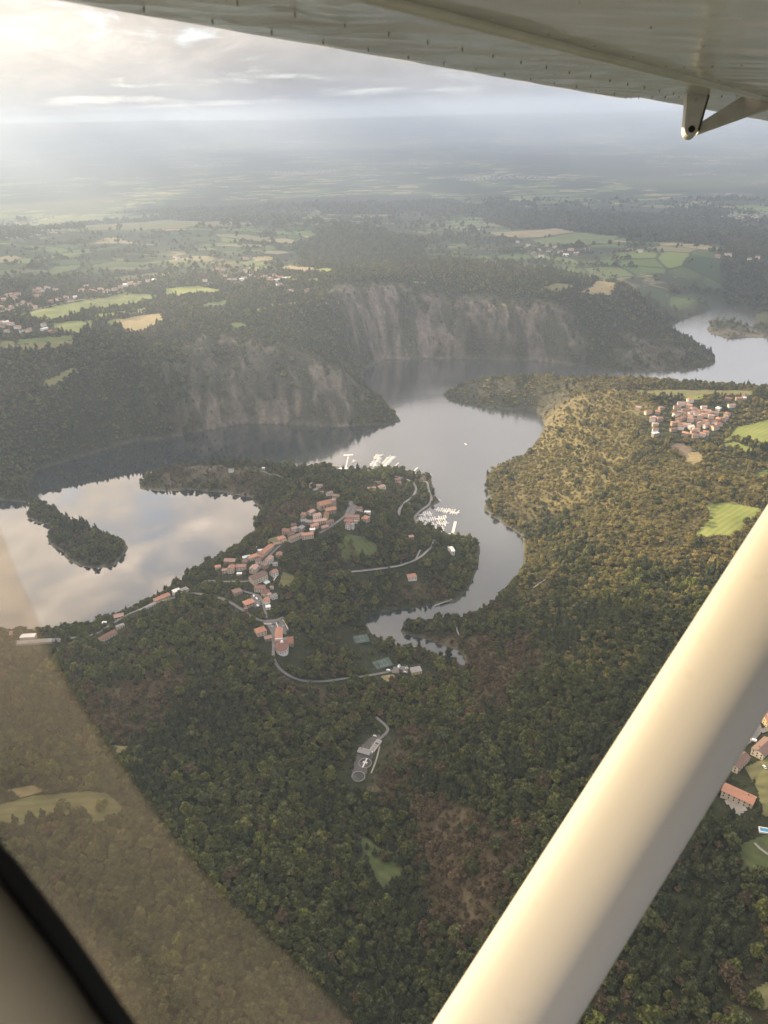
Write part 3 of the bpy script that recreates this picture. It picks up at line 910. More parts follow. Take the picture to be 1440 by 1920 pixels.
M_ROOF = {
    'orange': tiles('orange roof tiles', (0.37, 0.185, 0.120), (0.28, 0.150, 0.105)),
    'red': tiles('red roof tiles', (0.27, 0.145, 0.112), (0.21, 0.120, 0.098)),
    'brown': tiles('brown roof tiles', (0.225, 0.145, 0.112), (0.180, 0.122, 0.098)),
    'pink': tiles('faded pink roof tiles', (0.37, 0.235, 0.185), (0.30, 0.20, 0.165)),
    'grey': noisy('grey roof', (0.185, 0.175, 0.165), (0.24, 0.23, 0.215), 0.6, rand=0.1),
    'white': noisy('white roof', (0.74, 0.72, 0.68), (0.64, 0.62, 0.58), 0.5, rand=0.06),
}
M_WALL = {
    'cream': noisy('cream render', (0.56, 0.48, 0.375), (0.48, 0.41, 0.32), 0.5, rand=0.08),
    'white': noisy('white render', (0.72, 0.69, 0.64), (0.62, 0.59, 0.54), 0.5, rand=0.06),
    'tan': noisy('tan stone', (0.36, 0.29, 0.22), (0.28, 0.23, 0.18), 0.8, rand=0.1),
    'grey': noisy('grey stone', (0.27, 0.25, 0.225), (0.21, 0.195, 0.18), 0.8, rand=0.1),
    'yellow': noisy('yellow render', (0.58, 0.47, 0.25), (0.50, 0.40, 0.215), 0.5, rand=0.06),
}
M_GLASS = mat('dark window glass', (0.03, 0.035, 0.04), 0.08, 0.6)[0]
M_SHUT = mat('brown shutters', (0.12, 0.075, 0.05), 0.6)[0]
M_CHIM = noisy('chimney brick', (0.30, 0.19, 0.14), (0.22, 0.15, 0.12), 2.0)

PANE_ME = MB().box(-0.55, 0.55, -0.06, 0.06, 0, 1.5).mesh('window')
PANE_ME.materials.append(M_GLASS)
CLEAR = []          # (x, y, radius) kept free of trees


def wall_mesh(w, l, h, rise, kind, drop=4.0):
    """w along the ridge (x), l across (y); walls go down into sloping ground"""
    x, y = w / 2, l / 2
    mb = MB().box(-x, x, -y, y, -drop, h)
    if kind == 'gable':
        for s in (-1, 1):
            a = (s * x, -y, h), (s * x, y, h), (s * x, 0, h + rise)
            b2 = (s * (x - 0.3), -y, h), (s * (x - 0.3), y, h), (s * (x - 0.3), 0, h + rise)
            mb.add(list(a) + list(b2), [(0, 1, 2), (5, 4, 3), (0, 3, 4, 1), (1, 4, 5, 2), (2, 5, 3, 0)])
    return mb.mesh('wall')


def roof_mesh(w, l, h, rise, kind, over=0.6, th=0.28):
    x, y = w / 2 + over, l / 2 + over
    dz = rise * over / (l / 2)
    if kind == 'flat':
        mb = MB().box(-x + over * 0.4, x - over * 0.4, -y + over * 0.4, y - over * 0.4, h + 0.02, h + 0.35)
        mb.box(-x * 0.35, x * 0.1, -y * 0.3, y * 0.25, h + 0.36, h + 0.8)
        return mb.mesh('roof')
    rx = x if kind == 'gable' else max(0.3, x - l * 0.45)
    mb = MB()
    top = [(-x, -y, h - dz), (x, -y, h - dz), (x, y, h - dz), (-x, y, h - dz), (-rx, 0, h + rise), (rx, 0, h + rise)]
    v = [(a, b, c + 0.03) for a, b, c in top] + [(a, b, c + th + 0.03) for a, b, c in top]
    f = [(6, 7, 11, 10), (8, 9, 10, 11), (1, 0, 4, 5), (3, 2, 5, 4), (0, 1, 7, 6), (1, 2, 8, 7), (2, 3, 9, 8), (3, 0, 6, 9)]
    if kind == 'hip':
        f += [(7, 8, 11), (9, 6, 10), (2, 1, 5), (0, 3, 4)]
    else:
        f += [(1, 5, 11, 7), (5, 2, 8, 11), (3, 4, 10, 9), (4, 0, 6, 10)]
        f = f[:4] + [(0, 1, 7, 6), (2, 3, 9, 8)] + f[8:]
    mb.add(v, f)
    # ridge course
    mb.box(-rx, rx, -0.16, 0.16, h + rise + th - 0.06, h + rise + th + 0.16)
    return mb.mesh('roof')


def house(px, py, w, l, h, ang, roof, wall, label, kind='gable', name='house', cat='house', group=None, parts=True, pos=None, windows=True, rise=None):
    g = ground_many([(px, py)])[0] if pos is None else pos
    w, l = w * 0.88, l * 0.88
    rise = (l * 0.20 if rise is None else rise)
    t = thing(name, (g[0], g[1], g[2]), R_(ang), label, cat, group)
    CLEAR.append((g[0], g[1], max(w, l) * 0.5 + 3.5))
    obj('wall', wall_mesh(w, l, h, rise, kind), M_WALL[wall], t)
    r = obj('roof', roof_mesh(w, l, h, rise, kind), M_ROOF[roof], t)
    if not parts:
        return t
    if kind != 'flat':
        cx = w * 0.28 * (1 if (int(px) % 2) else -1)
        MB().box(cx - 0.45, cx + 0.45, l * 0.12, l * 0.12 + 0.8, h + rise * 0.55, h + rise + 1.1).build('chimney', M_CHIM, r)
    if windows:
        c, s = math.cos(R_(ang)), math.sin(R_(ang))
        for side, (nx, ny), half, off in (('x', (0, -1), w, l / 2), ('x', (0, 1), w, l / 2), ('y', (1, 0), l, w / 2), ('y', (-1, 0), l, w / 2)):
            wx, wy = nx * c - ny * s, nx * s + ny * c
            if -(wx * g[0] + wy * g[1]) <= 0.15 * math.hypot(g[0], g[1]):
                continue                       # turned away: no pane could be seen there
            n = max(1, int(half / 3.4))
            for fl in range(max(1, int(h / 2.9))):
                for i in range(n):
                    q = (i + 0.5) / n * half - half / 2
                    zz = 0.9 + fl * 2.8
                    if zz + 1.5 > h - 0.2:
                        continue
                    loc = (q, ny * (off + 0.03), zz) if side == 'x' else (nx * (off + 0.03), q, zz)
                    obj('window', PANE_ME, None, t, loc, 0 if side == 'x' else R_(90))
    return t


V = 'village ridge houses'
HOUSES = [
    # ---- the west end of the village, above the lake
    (409, 1066, 9, 8, 4.5, 20, 'orange', 'white', 'small white house at the outer lake end of the village, orange hipped roof', 'hip'),
    (432, 1055, 19, 10, 5, -8, 'pink', 'tan', 'long low house with faded pink roof behind the cream twin-gabled house', 'gable'),
    (435, 1072, 11, 10, 8.5, 80, 'orange', 'cream', 'tall cream three-storey house with orange roof at the village lake end', 'gable'),
    (422, 1074, 8, 7, 6, 10, 'pink', 'cream', 'narrow cream annex beside the tall three-storey house', 'gable'),
    (453, 1067, 15, 9, 6, -3, 'red', 'cream', 'red-roofed house in the garden above a white shed', 'gable'),
    (449, 1077, 8, 4, 2.4, 0, 'white', 'white', 'low white flat-roofed garden shed below the red-roofed house', 'flat'),
    (461, 1055, 9, 9, 4.5, 60, 'brown', 'tan', 'brownish square house below the pale blue pool cover', 'hip'),
    (475, 1048, 16, 9, 5.5, 35, 'orange', 'cream', 'orange-roofed house above the lane, pool behind it', 'gable'),
    (485, 1056, 8, 7, 6, 30, 'red', 'white', 'small white-fronted house wedged between lane and orange roof', 'gable'),
    (477, 1071, 13, 11, 7, 70, 'pink', 'cream', 'tan house with broad pale gable beside the lane bend', 'gable'),
    (500, 1036, 32, 10, 6, 62, 'orange', 'cream', 'longest orange roof of the ridge, lying along the upper street', 'gable'),
    (491, 1047, 9, 8, 5, 62, 'red', 'tan', 'small red-roofed house at the foot of the longest orange roof', 'gable'),
    (524, 1044, 10, 9, 5.5, 85, 'red', 'tan', 'lone red square house on the wooded side of the street', 'gable'),
    (506, 1054, 13, 8, 7, 65, 'pink', 'white', 'white-walled house facing the lone red square house', 'gable'),
    (497, 1064, 10, 9, 6, 60, 'brown', 'tan', 'brown-roofed house in the middle of the lane', 'gable'),
    (516, 1059, 8, 6, 3, 10, 'grey', 'white', 'low white lean-to with grey roof on the wooded slope', 'flat'),
    (514, 1078, 11, 9, 6, 48, 'red', 'white', 'white house with deep red gable roof standing alone below the street', 'gable'),
    (485, 1088, 27, 14, 8, 40, 'brown', 'cream', 'big brown-roofed farmhouse with long cream front at the street fork', 'gable'),
    (487, 1034, 11, 5, 2.6, 10, 'white', 'white', 'white flat canopy on the lake side of the longest roof', 'flat'),
    (528, 1014, 12, 10, 6, 35, 'orange', 'cream', 'orange pyramid-roofed house at the narrow part of the street', 'hip'),
    (520, 1022, 13, 8, 4, 15, 'brown', 'tan', 'low brown roof below the orange pyramid-roofed house', 'gable'),
    (533, 1020, 8, 7, 6.5, 55, 'pink', 'cream', 'narrow cream house leaning on the street, pink roof', 'gable'),
    (538, 999, 14, 11, 5.5, -10, 'red', 'tan', 'broad red-brown roof at the lake-side edge of the upper village', 'gable'),
    (546, 1005, 10, 8, 5, 40, 'brown', 'tan', 'brown roof squeezed behind the terrace row', 'gable'),
    (556, 1011, 30, 8, 6.5, 42, 'brown', 'cream', 'long terrace row with cream front along the upper street', 'gable'),
    (552, 996, 10, 8, 6, 30, 'pink', 'white', 'white-gabled house with pink roof above the terrace row', 'gable'),
    (551, 988, 9, 8, 5, 10, 'brown', 'tan', 'small tan house at the top edge of the lake slope', 'hip'),
    (565, 995, 11, 9, 6, 60, 'grey', 'grey', 'grey stone house with slate-grey roof above the terrace row', 'gable'),
    (577, 1008, 20, 9, 7, 12, 'orange', 'cream', 'orange-roofed house with pale windowed front at the terrace end', 'gable'),
    # ---- old core round the church
    (569, 913, 8, 6, 4, 0, 'pink', 'white', 'small pink-roofed house farthest along the ridge towards the water', 'gable'),
    (585, 913, 9, 8, 6, 80, 'pink', 'white', 'white house with two small gables at the far end of the old village', 'gable'),
    (599, 914, 12, 8, 5, -5, 'pink', 'white', 'white terrace house beside the two-gabled white one', 'gable'),
    (592, 922, 10, 7, 5, 50, 'grey', 'grey', 'grey stone barn below the white far-end houses', 'gable'),
    (602, 927, 10, 8, 5, 10, 'pink', 'tan', 'tan house between the grey barn and the old core', 'gable'),
    (618, 929, 12, 8, 6, 35, 'pink', 'white', 'white-fronted house above the big orange church roof', 'gable'),
    (630, 934, 12, 9, 6, -20, 'brown', 'cream', 'cream house with a white dormer above the church', 'gable'),
    (620, 962, 19, 11, 8, 20, 'orange', 'tan', 'steep orange-tan roof directly below the church', 'gable'),
    (584, 964, 12, 9, 6, 50, 'pink', 'cream', 'cream house on the lake-side rim beside the church', 'gable'),
    (570, 969, 10, 9, 6, 75, 'red', 'cream', 'red-roofed cream house at the rim, lake side of the old core', 'hip'),
    (595, 973, 13, 10, 8, 30, 'pink', 'white', 'house with tall white gable in the old core', 'gable'),
    (612, 971, 10, 8, 7, 80, 'orange', 'yellow', 'narrow ochre house in the old core', 'gable'),
    (570, 981, 10, 9, 6, 10, 'grey', 'grey', 'squat grey house at the rim below the red-roofed one', 'hip'),
    (581, 982, 12, 9, 5, -15, 'grey', 'tan', 'dull grey-brown roof in the lower old core', 'gable'),
    (600, 981, 24, 9, 6, 15, 'pink', 'cream', 'long pink roof stretching across the lower old core', 'gable'),
    (590, 990, 13, 9, 6, 35, 'orange', 'cream', 'orange roof beside a small white terrace', 'gable'),
    (586, 995, 9, 6, 3, 10, 'white', 'white', 'white roof terrace below the orange roof', 'flat'),
    (618, 982, 14, 8, 5, 25, 'brown', 'tan', 'brown roof at the corner of the car park lane', 'gable'),
    (609, 992, 12, 8, 5, 30, 'pink', 'tan', 'tan house with pink roof just below the long pink roof', 'gable'),
    # ---- cluster east of the old core
    (661, 973, 25, 9, 5.5, -5, 'red', 'cream', 'long dark red roof beside the grey car park', 'gable'),
    (654, 981, 15, 9, 5.5, -12, 'red', 'tan', 'dark red roof just below the longest red one', 'gable'),
    (653, 990, 9, 8, 7, 80, 'brown', 'white', 'bright white gable house lowest in the cluster by the car park', 'gable'),
    (660, 990, 8, 7, 6.5, 70, 'grey', 'white', 'second bright white gable, slightly uphill', 'gable'),
    (673, 957, 13, 8, 5, 5, 'red', 'white', 'white house with red roof above the long dark red roof', 'gable'),
    (689, 962, 11, 6, 3, -10, 'white', 'white', 'white flat-roofed pavilion at the wooded edge', 'flat'),
    (686, 976, 13, 11, 6, 60, 'orange', 'cream', 'bright orange L-shaped house at the wooded edge', 'hip'),
    (667, 980, 6, 5, 4, 0, 'pink', 'white', 'tiny white outbuilding between the red roofs', 'gable'),
    (697, 917, 17, 7, 3.5, 2, 'pink', 'cream', 'long low pink-roofed villa among trees above the harbour', 'gable'),
    (708, 907, 14, 7, 4, 12, 'brown', 'tan', 'brown roof half hidden in trees behind the pink villa', 'gable'),
    (716, 915, 14, 10, 4.5, 30, 'pink', 'white', 'pink hipped house with white chimney end above the harbour', 'hip'),
    (746, 901, 12, 8, 4, 10, 'red', 'cream', 'upper of two red houses near the harbour bend', 'hip'),
    (747, 908, 12, 8, 4, 0, 'red', 'cream', 'lower of two red houses near the harbour bend', 'hip'),
    (771, 1009, 9, 8, 4, 10, 'pink', 'tan', 'small pinkish house in the wood below the marina', 'hip'),
    (772, 1084, 15, 11, 4.5, 15, 'orange', 'white', 'lone orange-roofed villa on the brown slope above the narrow arm', 'hip'),
    (846, 1036, 6, 18, 7, 20, 'white', 'white', 'slim white building in the wood by the mole', 'gable'),
    # ---- hamlet at the crossroads
    (445, 1112, 13, 11, 4.5, 30, 'brown', 'tan', 'brown low house in the trees between the two roads', 'hip'),
    (467, 1135, 15, 12, 6, 35, 'orange', 'tan', 'large orange-brown hipped house above the car-park road', 'hip'),
    (488, 1107, 16, 10, 6, -5, 'red', 'cream', 'red-roofed house with cream side at the hamlet fork', 'gable'),
    (498, 1115, 12, 9, 5.5, 70, 'red', 'cream', 'red roof adjoining the hamlet fork house', 'hip'),
    (505, 1119, 6, 5, 5, 10, 'pink', 'white', 'small white outhouse behind the red hamlet roofs', 'gable'),
    (513, 1121, 10, 8, 4, 40, 'grey', 'white', 'white carport with grey pitched roof at the meadow edge', 'gable'),
    (500, 1131, 10, 9, 5.5, 80, 'orange', 'white', 'orange-and-white house halfway down the hamlet lane', 'gable'),
    (503, 1141, 7, 6, 4, 10, 'white', 'white', 'white flat-topped hut at the bottom of the hamlet lane', 'flat'),
    (510, 1103, 5, 4, 3, 0, 'pink', 'white', 'tiny white hut in the meadow beside the hamlet', 'gable'),
    (461, 1144, 5, 4, 3.5, 30, 'brown', 'tan', 'tan hut directly on the car-park road', 'gable'),
    (489, 1188, 14, 12, 6, 30, 'orange', 'cream', 'vivid orange hipped house alone beside the car park', 'hip'),
    (503, 1199, 10, 7, 4, 20, 'pink', 'tan', 'low pink roof in the trees opposite the chapel', 'gable'),
    (545, 1206, 8, 16, 5, 5, 'orange', 'tan', 'orange-roofed wing across the courtyard from the chapel', 'gable'),
    # ---- houses along the lake road
    (346, 1110, 12, 10, 5, 40, 'grey', 'white', 'pale boxy house first on the lake road, village end', 'flat'),
    (331, 1113, 11, 9, 6, 35, 'white', 'white', 'white house with two gables next along the lake road', 'gable'),
    (304, 1125, 26, 9, 5.5, 42, 'orange', 'cream', 'long orange roof with white street front on the lake road', 'gable'),
    (277, 1141, 26, 6, 3.5, 48, 'grey', 'cream', 'long pale flat range beside the lake road', 'flat'),
    (266, 1136, 24, 8, 5, 48, 'brown', 'tan', 'dark brown roof on the water side of the pale range', 'gable'),
    (224, 1160, 14, 9, 6, 20, 'pink', 'tan', 'pinkish house set in trees above the lake road bend', 'gable'),
    (196, 1170, 6, 5, 3, 0, 'white', 'white', 'small white cabin in the trees by the lake', 'flat'),
    (203, 1196, 26, 8, 5, 48, 'red', 'cream', 'long red roof with pale street wall on the lower lake road', 'gable'),
    (226, 1177, 12, 6, 4, 40, 'grey', 'cream', 'short pale-roofed garage where the lake road bends', 'flat'),
    (16, 1194, 13, 11, 6, 10, 'red', 'cream', 'red-roofed square house at the far west end of the lake road', 'hip'),
    (54, 1197, 22, 9, 5, 3, 'white', 'white', 'white flat-roofed hall beside the lake road', 'flat'),
    (66, 1207, 50, 8, 4, 4, 'grey', 'cream', 'very long pale flat building in front of the white hall', 'flat'),
    (4, 1177, 14, 9, 5, 0, 'grey', 'cream', 'pale building almost cut off by the picture edge', 'flat'),
    # ---- by the tennis court and the east rim
    (780, 1260, 15, 12, 4.5, 14, 'grey', 'yellow', 'yellow-walled clubhouse with grey flat roof by the tennis court', 'flat'),
    (1430, 1342, 14, 11, 6, 15, 'pink', 'cream', 'cream house with pink roof highest by the strut', 'gable'),
    (1440, 1356, 10, 12, 6, 5, 'orange', 'yellow', 'yellow house touching the picture edge by the strut', 'gable'),
    (1430, 1408, 24, 12, 6, 38, 'brown', 'cream', 'brown-roofed terrace with cream gable end at the street', 'gable'),
    (1383, 1434, 22, 11, 6, 38, 'brown', 'cream', 'brown-roofed terrace emerging from behind the strut', 'gable'),
    (1383, 1498, 27, 11, 6, -40, 'orange', 'cream', 'long orange-red roofed villa with paved terrace below the terraces', 'gable'),
]
for hh in HOUSES:
    house(*hh[:9], kind=hh[9], group=V if hh[0] < 720 and hh[1] < 1150 else None)

# ---- houses of the farther villages: too small for chimneys and windows
def village(pts, label, group, seed, zoom, org, size=(10, 8, 5)):
    rs = random.Random(seed)
    P = ground_many([(org[0] + a / zoom, org[1] + b / zoom) for a, b in pts])
    for q, p in enumerate(P):
        w, l, h = size[0] * rs.uniform(0.8, 1.45), size[1] * rs.uniform(0.8, 1.15), size[2] * rs.uniform(0.8, 1.3)
        roof = rs.choices(['orange', 'pink', 'red', 'brown', 'white'], [5, 6, 3, 2, 1])[0]
        wall = rs.choices(['white', 'cream', 'tan'], [4, 5, 2])[0]
        house(0, 0, w, l, h, rs.uniform(-40, 60), roof, wall, label, rs.choice(['gable', 'gable', 'hip']), group=group, parts=False, pos=p)


village([(100, 285), (210, 335), (360, 285), (270, 400), (340, 415), (260, 415), (290, 470), (290, 530), (290, 585), (680, 205), (580, 240), (535, 280), (670, 260), (630, 310), (715, 300), (520, 360),
         (565, 345), (695, 345), (680, 385), (750, 350), (835, 280), (870, 320), (840, 365), (800, 380), (1000, 290), (970, 350), (915, 385), (1000, 410), (1095, 365), (1070, 415), (840, 430), (860, 490),
         (880, 450), (550, 420), (495, 465), (580, 465), (580, 505), (640, 475), (490, 530), (750, 530), (630, 580), (740, 600), (820, 590), (860, 570), (960, 510), (1000, 470), (930, 500), (690, 420),
         (1110, 180), (1270, 175), (1145, 260), (720, 560), (790, 470), (600, 400), (610, 350), (900, 350), (940, 440), (690, 500), (790, 330), (760, 420), (1290, 165), (1230, 190), (320, 330)],
        'small tile-roofed house in the sunlit hilltop village across the river', 'sunlit hilltop village', 3, 6.0, (1180, 720), (11, 9, 5.5))
village([(330, 280), (400, 275), (470, 290), (330, 320), (340, 345), (110, 340), (130, 370), (60, 345), (150, 330), (495, 375), (560, 360), (635, 355), (255, 420), (160, 425), (80, 455), (15, 440), (300, 440),
         (435, 395), (775, 300), (850, 285), (910, 300), (1020, 270), (1060, 255), (1100, 240), (1250, 215), (1300, 210), (970, 290), (690, 300), (730, 260), (600, 385), (100, 440), (40, 375), (300, 300),
         (360, 300), (310, 345), (120, 350), (90, 330), (200, 400), (1180, 235), (1140, 250), (890, 310), (800, 310)],
        'tiny pale house in the suburb strung along the plateau road', 'plateau road suburb', 4, 4.5, (0, 480), (14, 11, 6))
village([(50, 575), (90, 580), (20, 600), (220, 640), (370, 590), (375, 625), (60, 640), (150, 610), (435, 650), (10, 570), (250, 635), (190, 645)],
        'pale farm building in the group below the plateau pastures', 'farm group on the plateau', 5, 4.5, (0, 480), (15, 10, 5.5))
village([(605, 70), (640, 75), (40, 60), (60, 70), (460, 225), (500, 260), (600, 255), (560, 280), (650, 185), (700, 230), (720, 180), (840, 240), (880, 210), (900, 235), (930, 230), (960, 245), (860, 260),
         (740, 250), (800, 230), (680, 210), (620, 240), (630, 180), (915, 290), (940, 310), (1015, 345), (1150, 345), (1050, 260), (440, 180), (400, 160), (370, 180), (540, 245), (780, 165), (850, 160),
         (330, 285), (290, 260), (820, 250), (900, 260), (760, 230)],
        'tiny light house in the hamlet among bright fields beyond the gorge', 'hamlet beyond the gorge', 6, 4.5, (320, 470), (13, 10, 6))
village([(500, 30), (540, 45), (580, 60), (620, 65), (660, 70), (700, 60), (720, 75), (560, 75), (640, 50), (760, 60), (590, 85), (680, 80), (520, 55), (610, 45), (1250, 85), (1290, 80), (1370, 95), (1400, 90), (920, 60), (960, 65)],
        'speck of a house in the distant village past the wooded hills', 'distant village past the wooded hills', 8, 2.0, (720, 440), (20, 16, 8))


# ------------------------------------------------------------------ the old church and the chapel
def church():
    g = ground_many([(611, 951)])[0]
    t = thing('church', g, R_(25), 'old church with broad bright orange roof crowning the village', 'church', None)
    CLEAR.append((g[0], g[1], 18))
    obj('wall', wall_mesh(26, 15, 9, 3.4, 'gable'), M_WALL['tan'], t)
    r = obj('roof', roof_mesh(26, 15, 9, 3.4, 'gable'), M_ROOF['orange'], t)
    tw = obj('tower', MB().box(8.5, 14.5, -11, -5.2, -3, 15).mesh('tower'), M_WALL['tan'], t)
    MB().add([(8.1, -11.4, 15.02), (14.9, -11.4, 15.02), (14.9, -4.8, 15.02), (8.1, -4.8, 15.02), (11.5, -8.1, 18)], [(0, 1, 4), (1, 2, 4), (2, 3, 4), (3, 0, 4), (3, 2, 1, 0)]).build('tower_roof', M_ROOF['pink'], tw)
    for q in (-9, -3, 3):
        obj('window', MB().prism([(-0.5, -0.08), (0.5, -0.08), (0.5, 0.08), (-0.5, 0.08)], 0, 4).mesh('window'), M_GLASS, t, (q, -7.55, 3))


def chapel():
    g = ground_many([(529, 1216)])[0]
    t = thing('chapel', g, R_(4), 'chapel with rounded white apse and red roof beside the courtyard', 'chapel')
    CLEAR.append((g[0], g[1] + 8, 26))
    # long wing running away, gabled
    w = obj('nave', wall_mesh(27, 9, 6, 2.4, 'gable'), M_WALL['cream'], t, (-4.6, 22, 0), R_(90))
    rf = obj('roof', roof_mesh(27, 9, 6, 2.4, 'gable'), M_ROOF['orange'], t, (-4.6, 22, 0), R_(90))
    # hall with a half-round end facing the valley
    arc = [(7.6 * math.cos(a), -4 + 9.0 * math.sin(a)) for a in np.linspace(math.pi, 2 * math.pi, 17)]
    body = [(7.6, 7.5)] + [(-7.6, 7.5)] + arc
    obj('hall', MB().prism(body, -5, 6.0).mesh('hall'), M_WALL['white'], t)
    big = [(x * 1.05, (y + 1) * 1.04 - 1) for x, y in body]
    n = len(big)
    vs = [(x, y, 6.03) for x, y in big] + [(x, y, 6.35) for x, y in big] + [(0, 5.5, 9.2), (0, -4, 9.2)]
    fs = [tuple(range(n))[::-1]] + [(i, (i + 1) % n, n + (i + 1) % n, n + i) for i in range(n)]
    for i in range(n):
        a, b2 = n + i, n + (i + 1) % n
        if i == 0:
            fs.append((a, b2, 2 * n))
        elif i == 1:
            fs.append((a, b2, 2 * n + 1, 2 * n))
        elif i == n - 1:
            fs.append((a, b2, 2 * n, 2 * n + 1))
        else:
            fs.append((a, b2, 2 * n + 1))
    r2 = obj('roof', new_mesh('roof', vs, fs), M_ROOF['red'], t)
    prof = [(2.0, 8.2), (2.0, 9.9), (1.7, 10.7), (1.1, 11.3), (0.4, 11.6)]
    lv, lf = [], []
    for rr, zz in prof:
        lv += [(rr * math.cos(6.2832 * j / 12) + 0.4, rr * math.sin(6.2832 * j / 12) + 1.5, zz) for j in range(12)]
    for i in range(len(prof) - 1):
        lf += [(i * 12 + j, i * 12 + (j + 1) % 12, (i + 1) * 12 + (j + 1) % 12, (i + 1) * 12 + j) for j in range(12)]
    lf.append(tuple((len(prof) - 1) * 12 + j for j in range(12)))
    obj('cupola', new_mesh('cupola', lv, lf, True), M_WALL['white'], r2)
    MB().box(-8.2, 1.6, 8.4, 9.3, 0, 9.6).build('gable_parapet', M_WALL['white'], t)
    for a in np.linspace(math.pi * 1.15, math.pi * 1.85, 6):
        obj('window', PANE_ME, None, t, (7.63 * math.cos(a), -4 + 9.03 * math.sin(a), 2.4), a + math.pi / 2)


church()
chapel()

# low walls of the car park
def wall_line(pts, label, thick=0.5, hgt=1.3, wmat='cream'):
    G = ground_many(pts)
    o0 = G[0]
    mb = MB()
    for a, b2 in zip(G[:-1], G[1:]):
        d = Vector((b2[0] - a[0], b2[1] - a[1], 0))
        n = max(1, int(d.length / 5))
        for i in range(n):
            p, q = a + (b2 - a) * i / n, a + (b2 - a) * (i + 1) / n
            u = d.normalized()
            v = Vector((-u.y, u.x, 0)) * thick / 2
            zz0, zz1 = h1(p[0], p[1]), h1(q[0], q[1])
            base = [(p[0] - v.x, p[1] - v.y, zz0), (q[0] - v.x, q[1] - v.y, zz1), (q[0] + v.x, q[1] + v.y, zz1), (p[0] + v.x, p[1] + v.y, zz0)]
            vs = [(x - o0[0], y - o0[1], z - o0[2] - 1) for x, y, z in base] + [(x - o0[0], y - o0[1], z - o0[2] + hgt) for x, y, z in base]
            mb.add(vs, [(3, 2, 1, 0), (4, 5, 6, 7), (0, 1, 5, 4), (1, 2, 6, 5), (2, 3, 7, 6), (3, 0, 4, 7)])
    o = mb.build('stone_wall', M_WALL[wmat], None, loc=tuple(o0))
    return tag(o, label, 'wall')


wall_line([(495, 1170), (500, 1171), (509, 1170)], 'pale kerb wall at the entrance of the car park', 1.2)
wall_line([(518, 1168), (521, 1176), (524, 1186)], 'pale wall dividing the car park in two', 1.1)
wall_line([(530, 1162), (534, 1167), (540, 1180)], 'pale boundary wall on the wooded side of the car park', 1.1)
wall_line([(480, 1027), (490, 1020)], 'white garden wall on the grass above the lake', 0.8, 1.6, 'white')
wall_line([(513, 1089), (522, 1076)], 'white retaining wall beside the white house with red gable', 0.8, 1.8, 'white')


# ------------------------------------------------------------------ cars, tennis courts, pools, treatment works
M_CAR = {c: mat('car paint ' + c, v, 0.25, 0.5)[0] for c, v in {'white': (0.72, 0.72, 0.72), 'dark': (0.03, 0.035, 0.045), 'grey': (0.30, 0.31, 0.32), 'blue': (0.06, 0.12, 0.25)}.items()}
M_TYRE = mat('tyre rubber', (0.02, 0.02, 0.02), 0.8)[0]


def profile_x(mb, prof, half, inset=0.0):
    """side profile (y, z) swept across x"""
    n = len(prof)
    vs = [(-half + inset, y, z) for y, z in prof] + [(half - inset, y, z) for y, z in prof]
    mb.add(vs, [tuple(range(n))[::-1], tuple(range(n, 2 * n))] + [(i, (i + 1) % n, n + (i + 1) % n, n + i) for i in range(n)])
    return mb


CAR_BODY = profile_x(MB(), [(-2.1, 0.35), (2.1, 0.35), (2.15, 0.75), (1.95, 0.92), (1.0, 1.0), (-1.9, 1.02), (-2.12, 0.9)], 0.88).mesh('body')
CAR_CABIN = profile_x(MB(), [(1.05, 1.0), (0.35, 1.45), (-1.1, 1.48), (-1.75, 1.02)], 0.80).mesh('cabin')
VAN_BODY = profile_x(MB(), [(-2.5, 0.4), (2.5, 0.4), (2.55, 1.1), (1.9, 1.3), (1.35, 2.05), (-2.4, 2.15), (-2.52, 1.9)], 0.98).mesh('body')
WHEEL = MB().tube([(-0.1, 0, 0), (0.1, 0, 0)], [0.33, 0.33], 10).mesh('wheel')
CAR_CABIN.materials.append(M_GLASS)
WHEEL.materials.append(M_TYRE)


def car(px, py, ang, colour, label, van=False, group=None):
    g = ground_many([(px, py)])[0]
    t = thing('parked_van' if van else 'parked_car', (g[0], g[1], g[2] + 0.75), R_(ang), label, 'van' if van else 'car', group)
    CLEAR.append((g[0], g[1], 5))
    body = (VAN_BODY if van else CAR_BODY).copy()
    obj('body', body, M_CAR[colour], t)
    if van:
        MB().add([(-0.9, 1.92, 1.34), (0.9, 1.92, 1.34), (0.85, 1.40, 2.0), (-0.85, 1.40, 2.0)], [(0, 1, 2, 3)]).build('windscreen', M_GLASS, t)
    else:
        obj('cabin', CAR_CABIN, None, t)
        MB().box(-0.72, 0.72, -1.05, 0.3, 1.46, 1.52).build('car_roof', M_CAR[colour], t)
    for sx in (-0.86, 0.86):
        for sy in (-1.35, 1.35):
            obj('wheel', WHEEL, None, t, (sx, sy, 0.33))


car(476, 1119, 20, 'white', 'white van at the top of the hamlet lane', True)
car(481, 1124, 35, 'white', 'white van parked between the other two in the hamlet lane', True)
car(483, 1137, 50, 'white', 'white van lowest in the hamlet lane', True)
car(519, 1184, 80, 'dark', 'dark car parked by the end of the dividing wall')
car(513, 1172, 80, 'dark', 'dark car in the shade at the car park entrance')
car(522, 1168, 20, 'dark', 'dark car at the top of the dividing wall')
car(531, 1176, 10, 'grey', 'grey car alone in the wooded half of the car park')
car(510, 1177, 10, 'grey', 'grey car in the road half of the car park')
car(747, 1252, 10, 'white', 'white van nearest the tennis court', True)
car(749, 1249, 30, 'white', 'white car behind the van by the tennis court')
car(763, 1254, 80, 'white', 'white car close to the yellow clubhouse wall')
car(760, 1261, 60, 'white', 'white car at the lower edge of the clubhouse yard')
car(728, 1258, 65, 'white', 'white camper van on the lane short of the clubhouse', True)
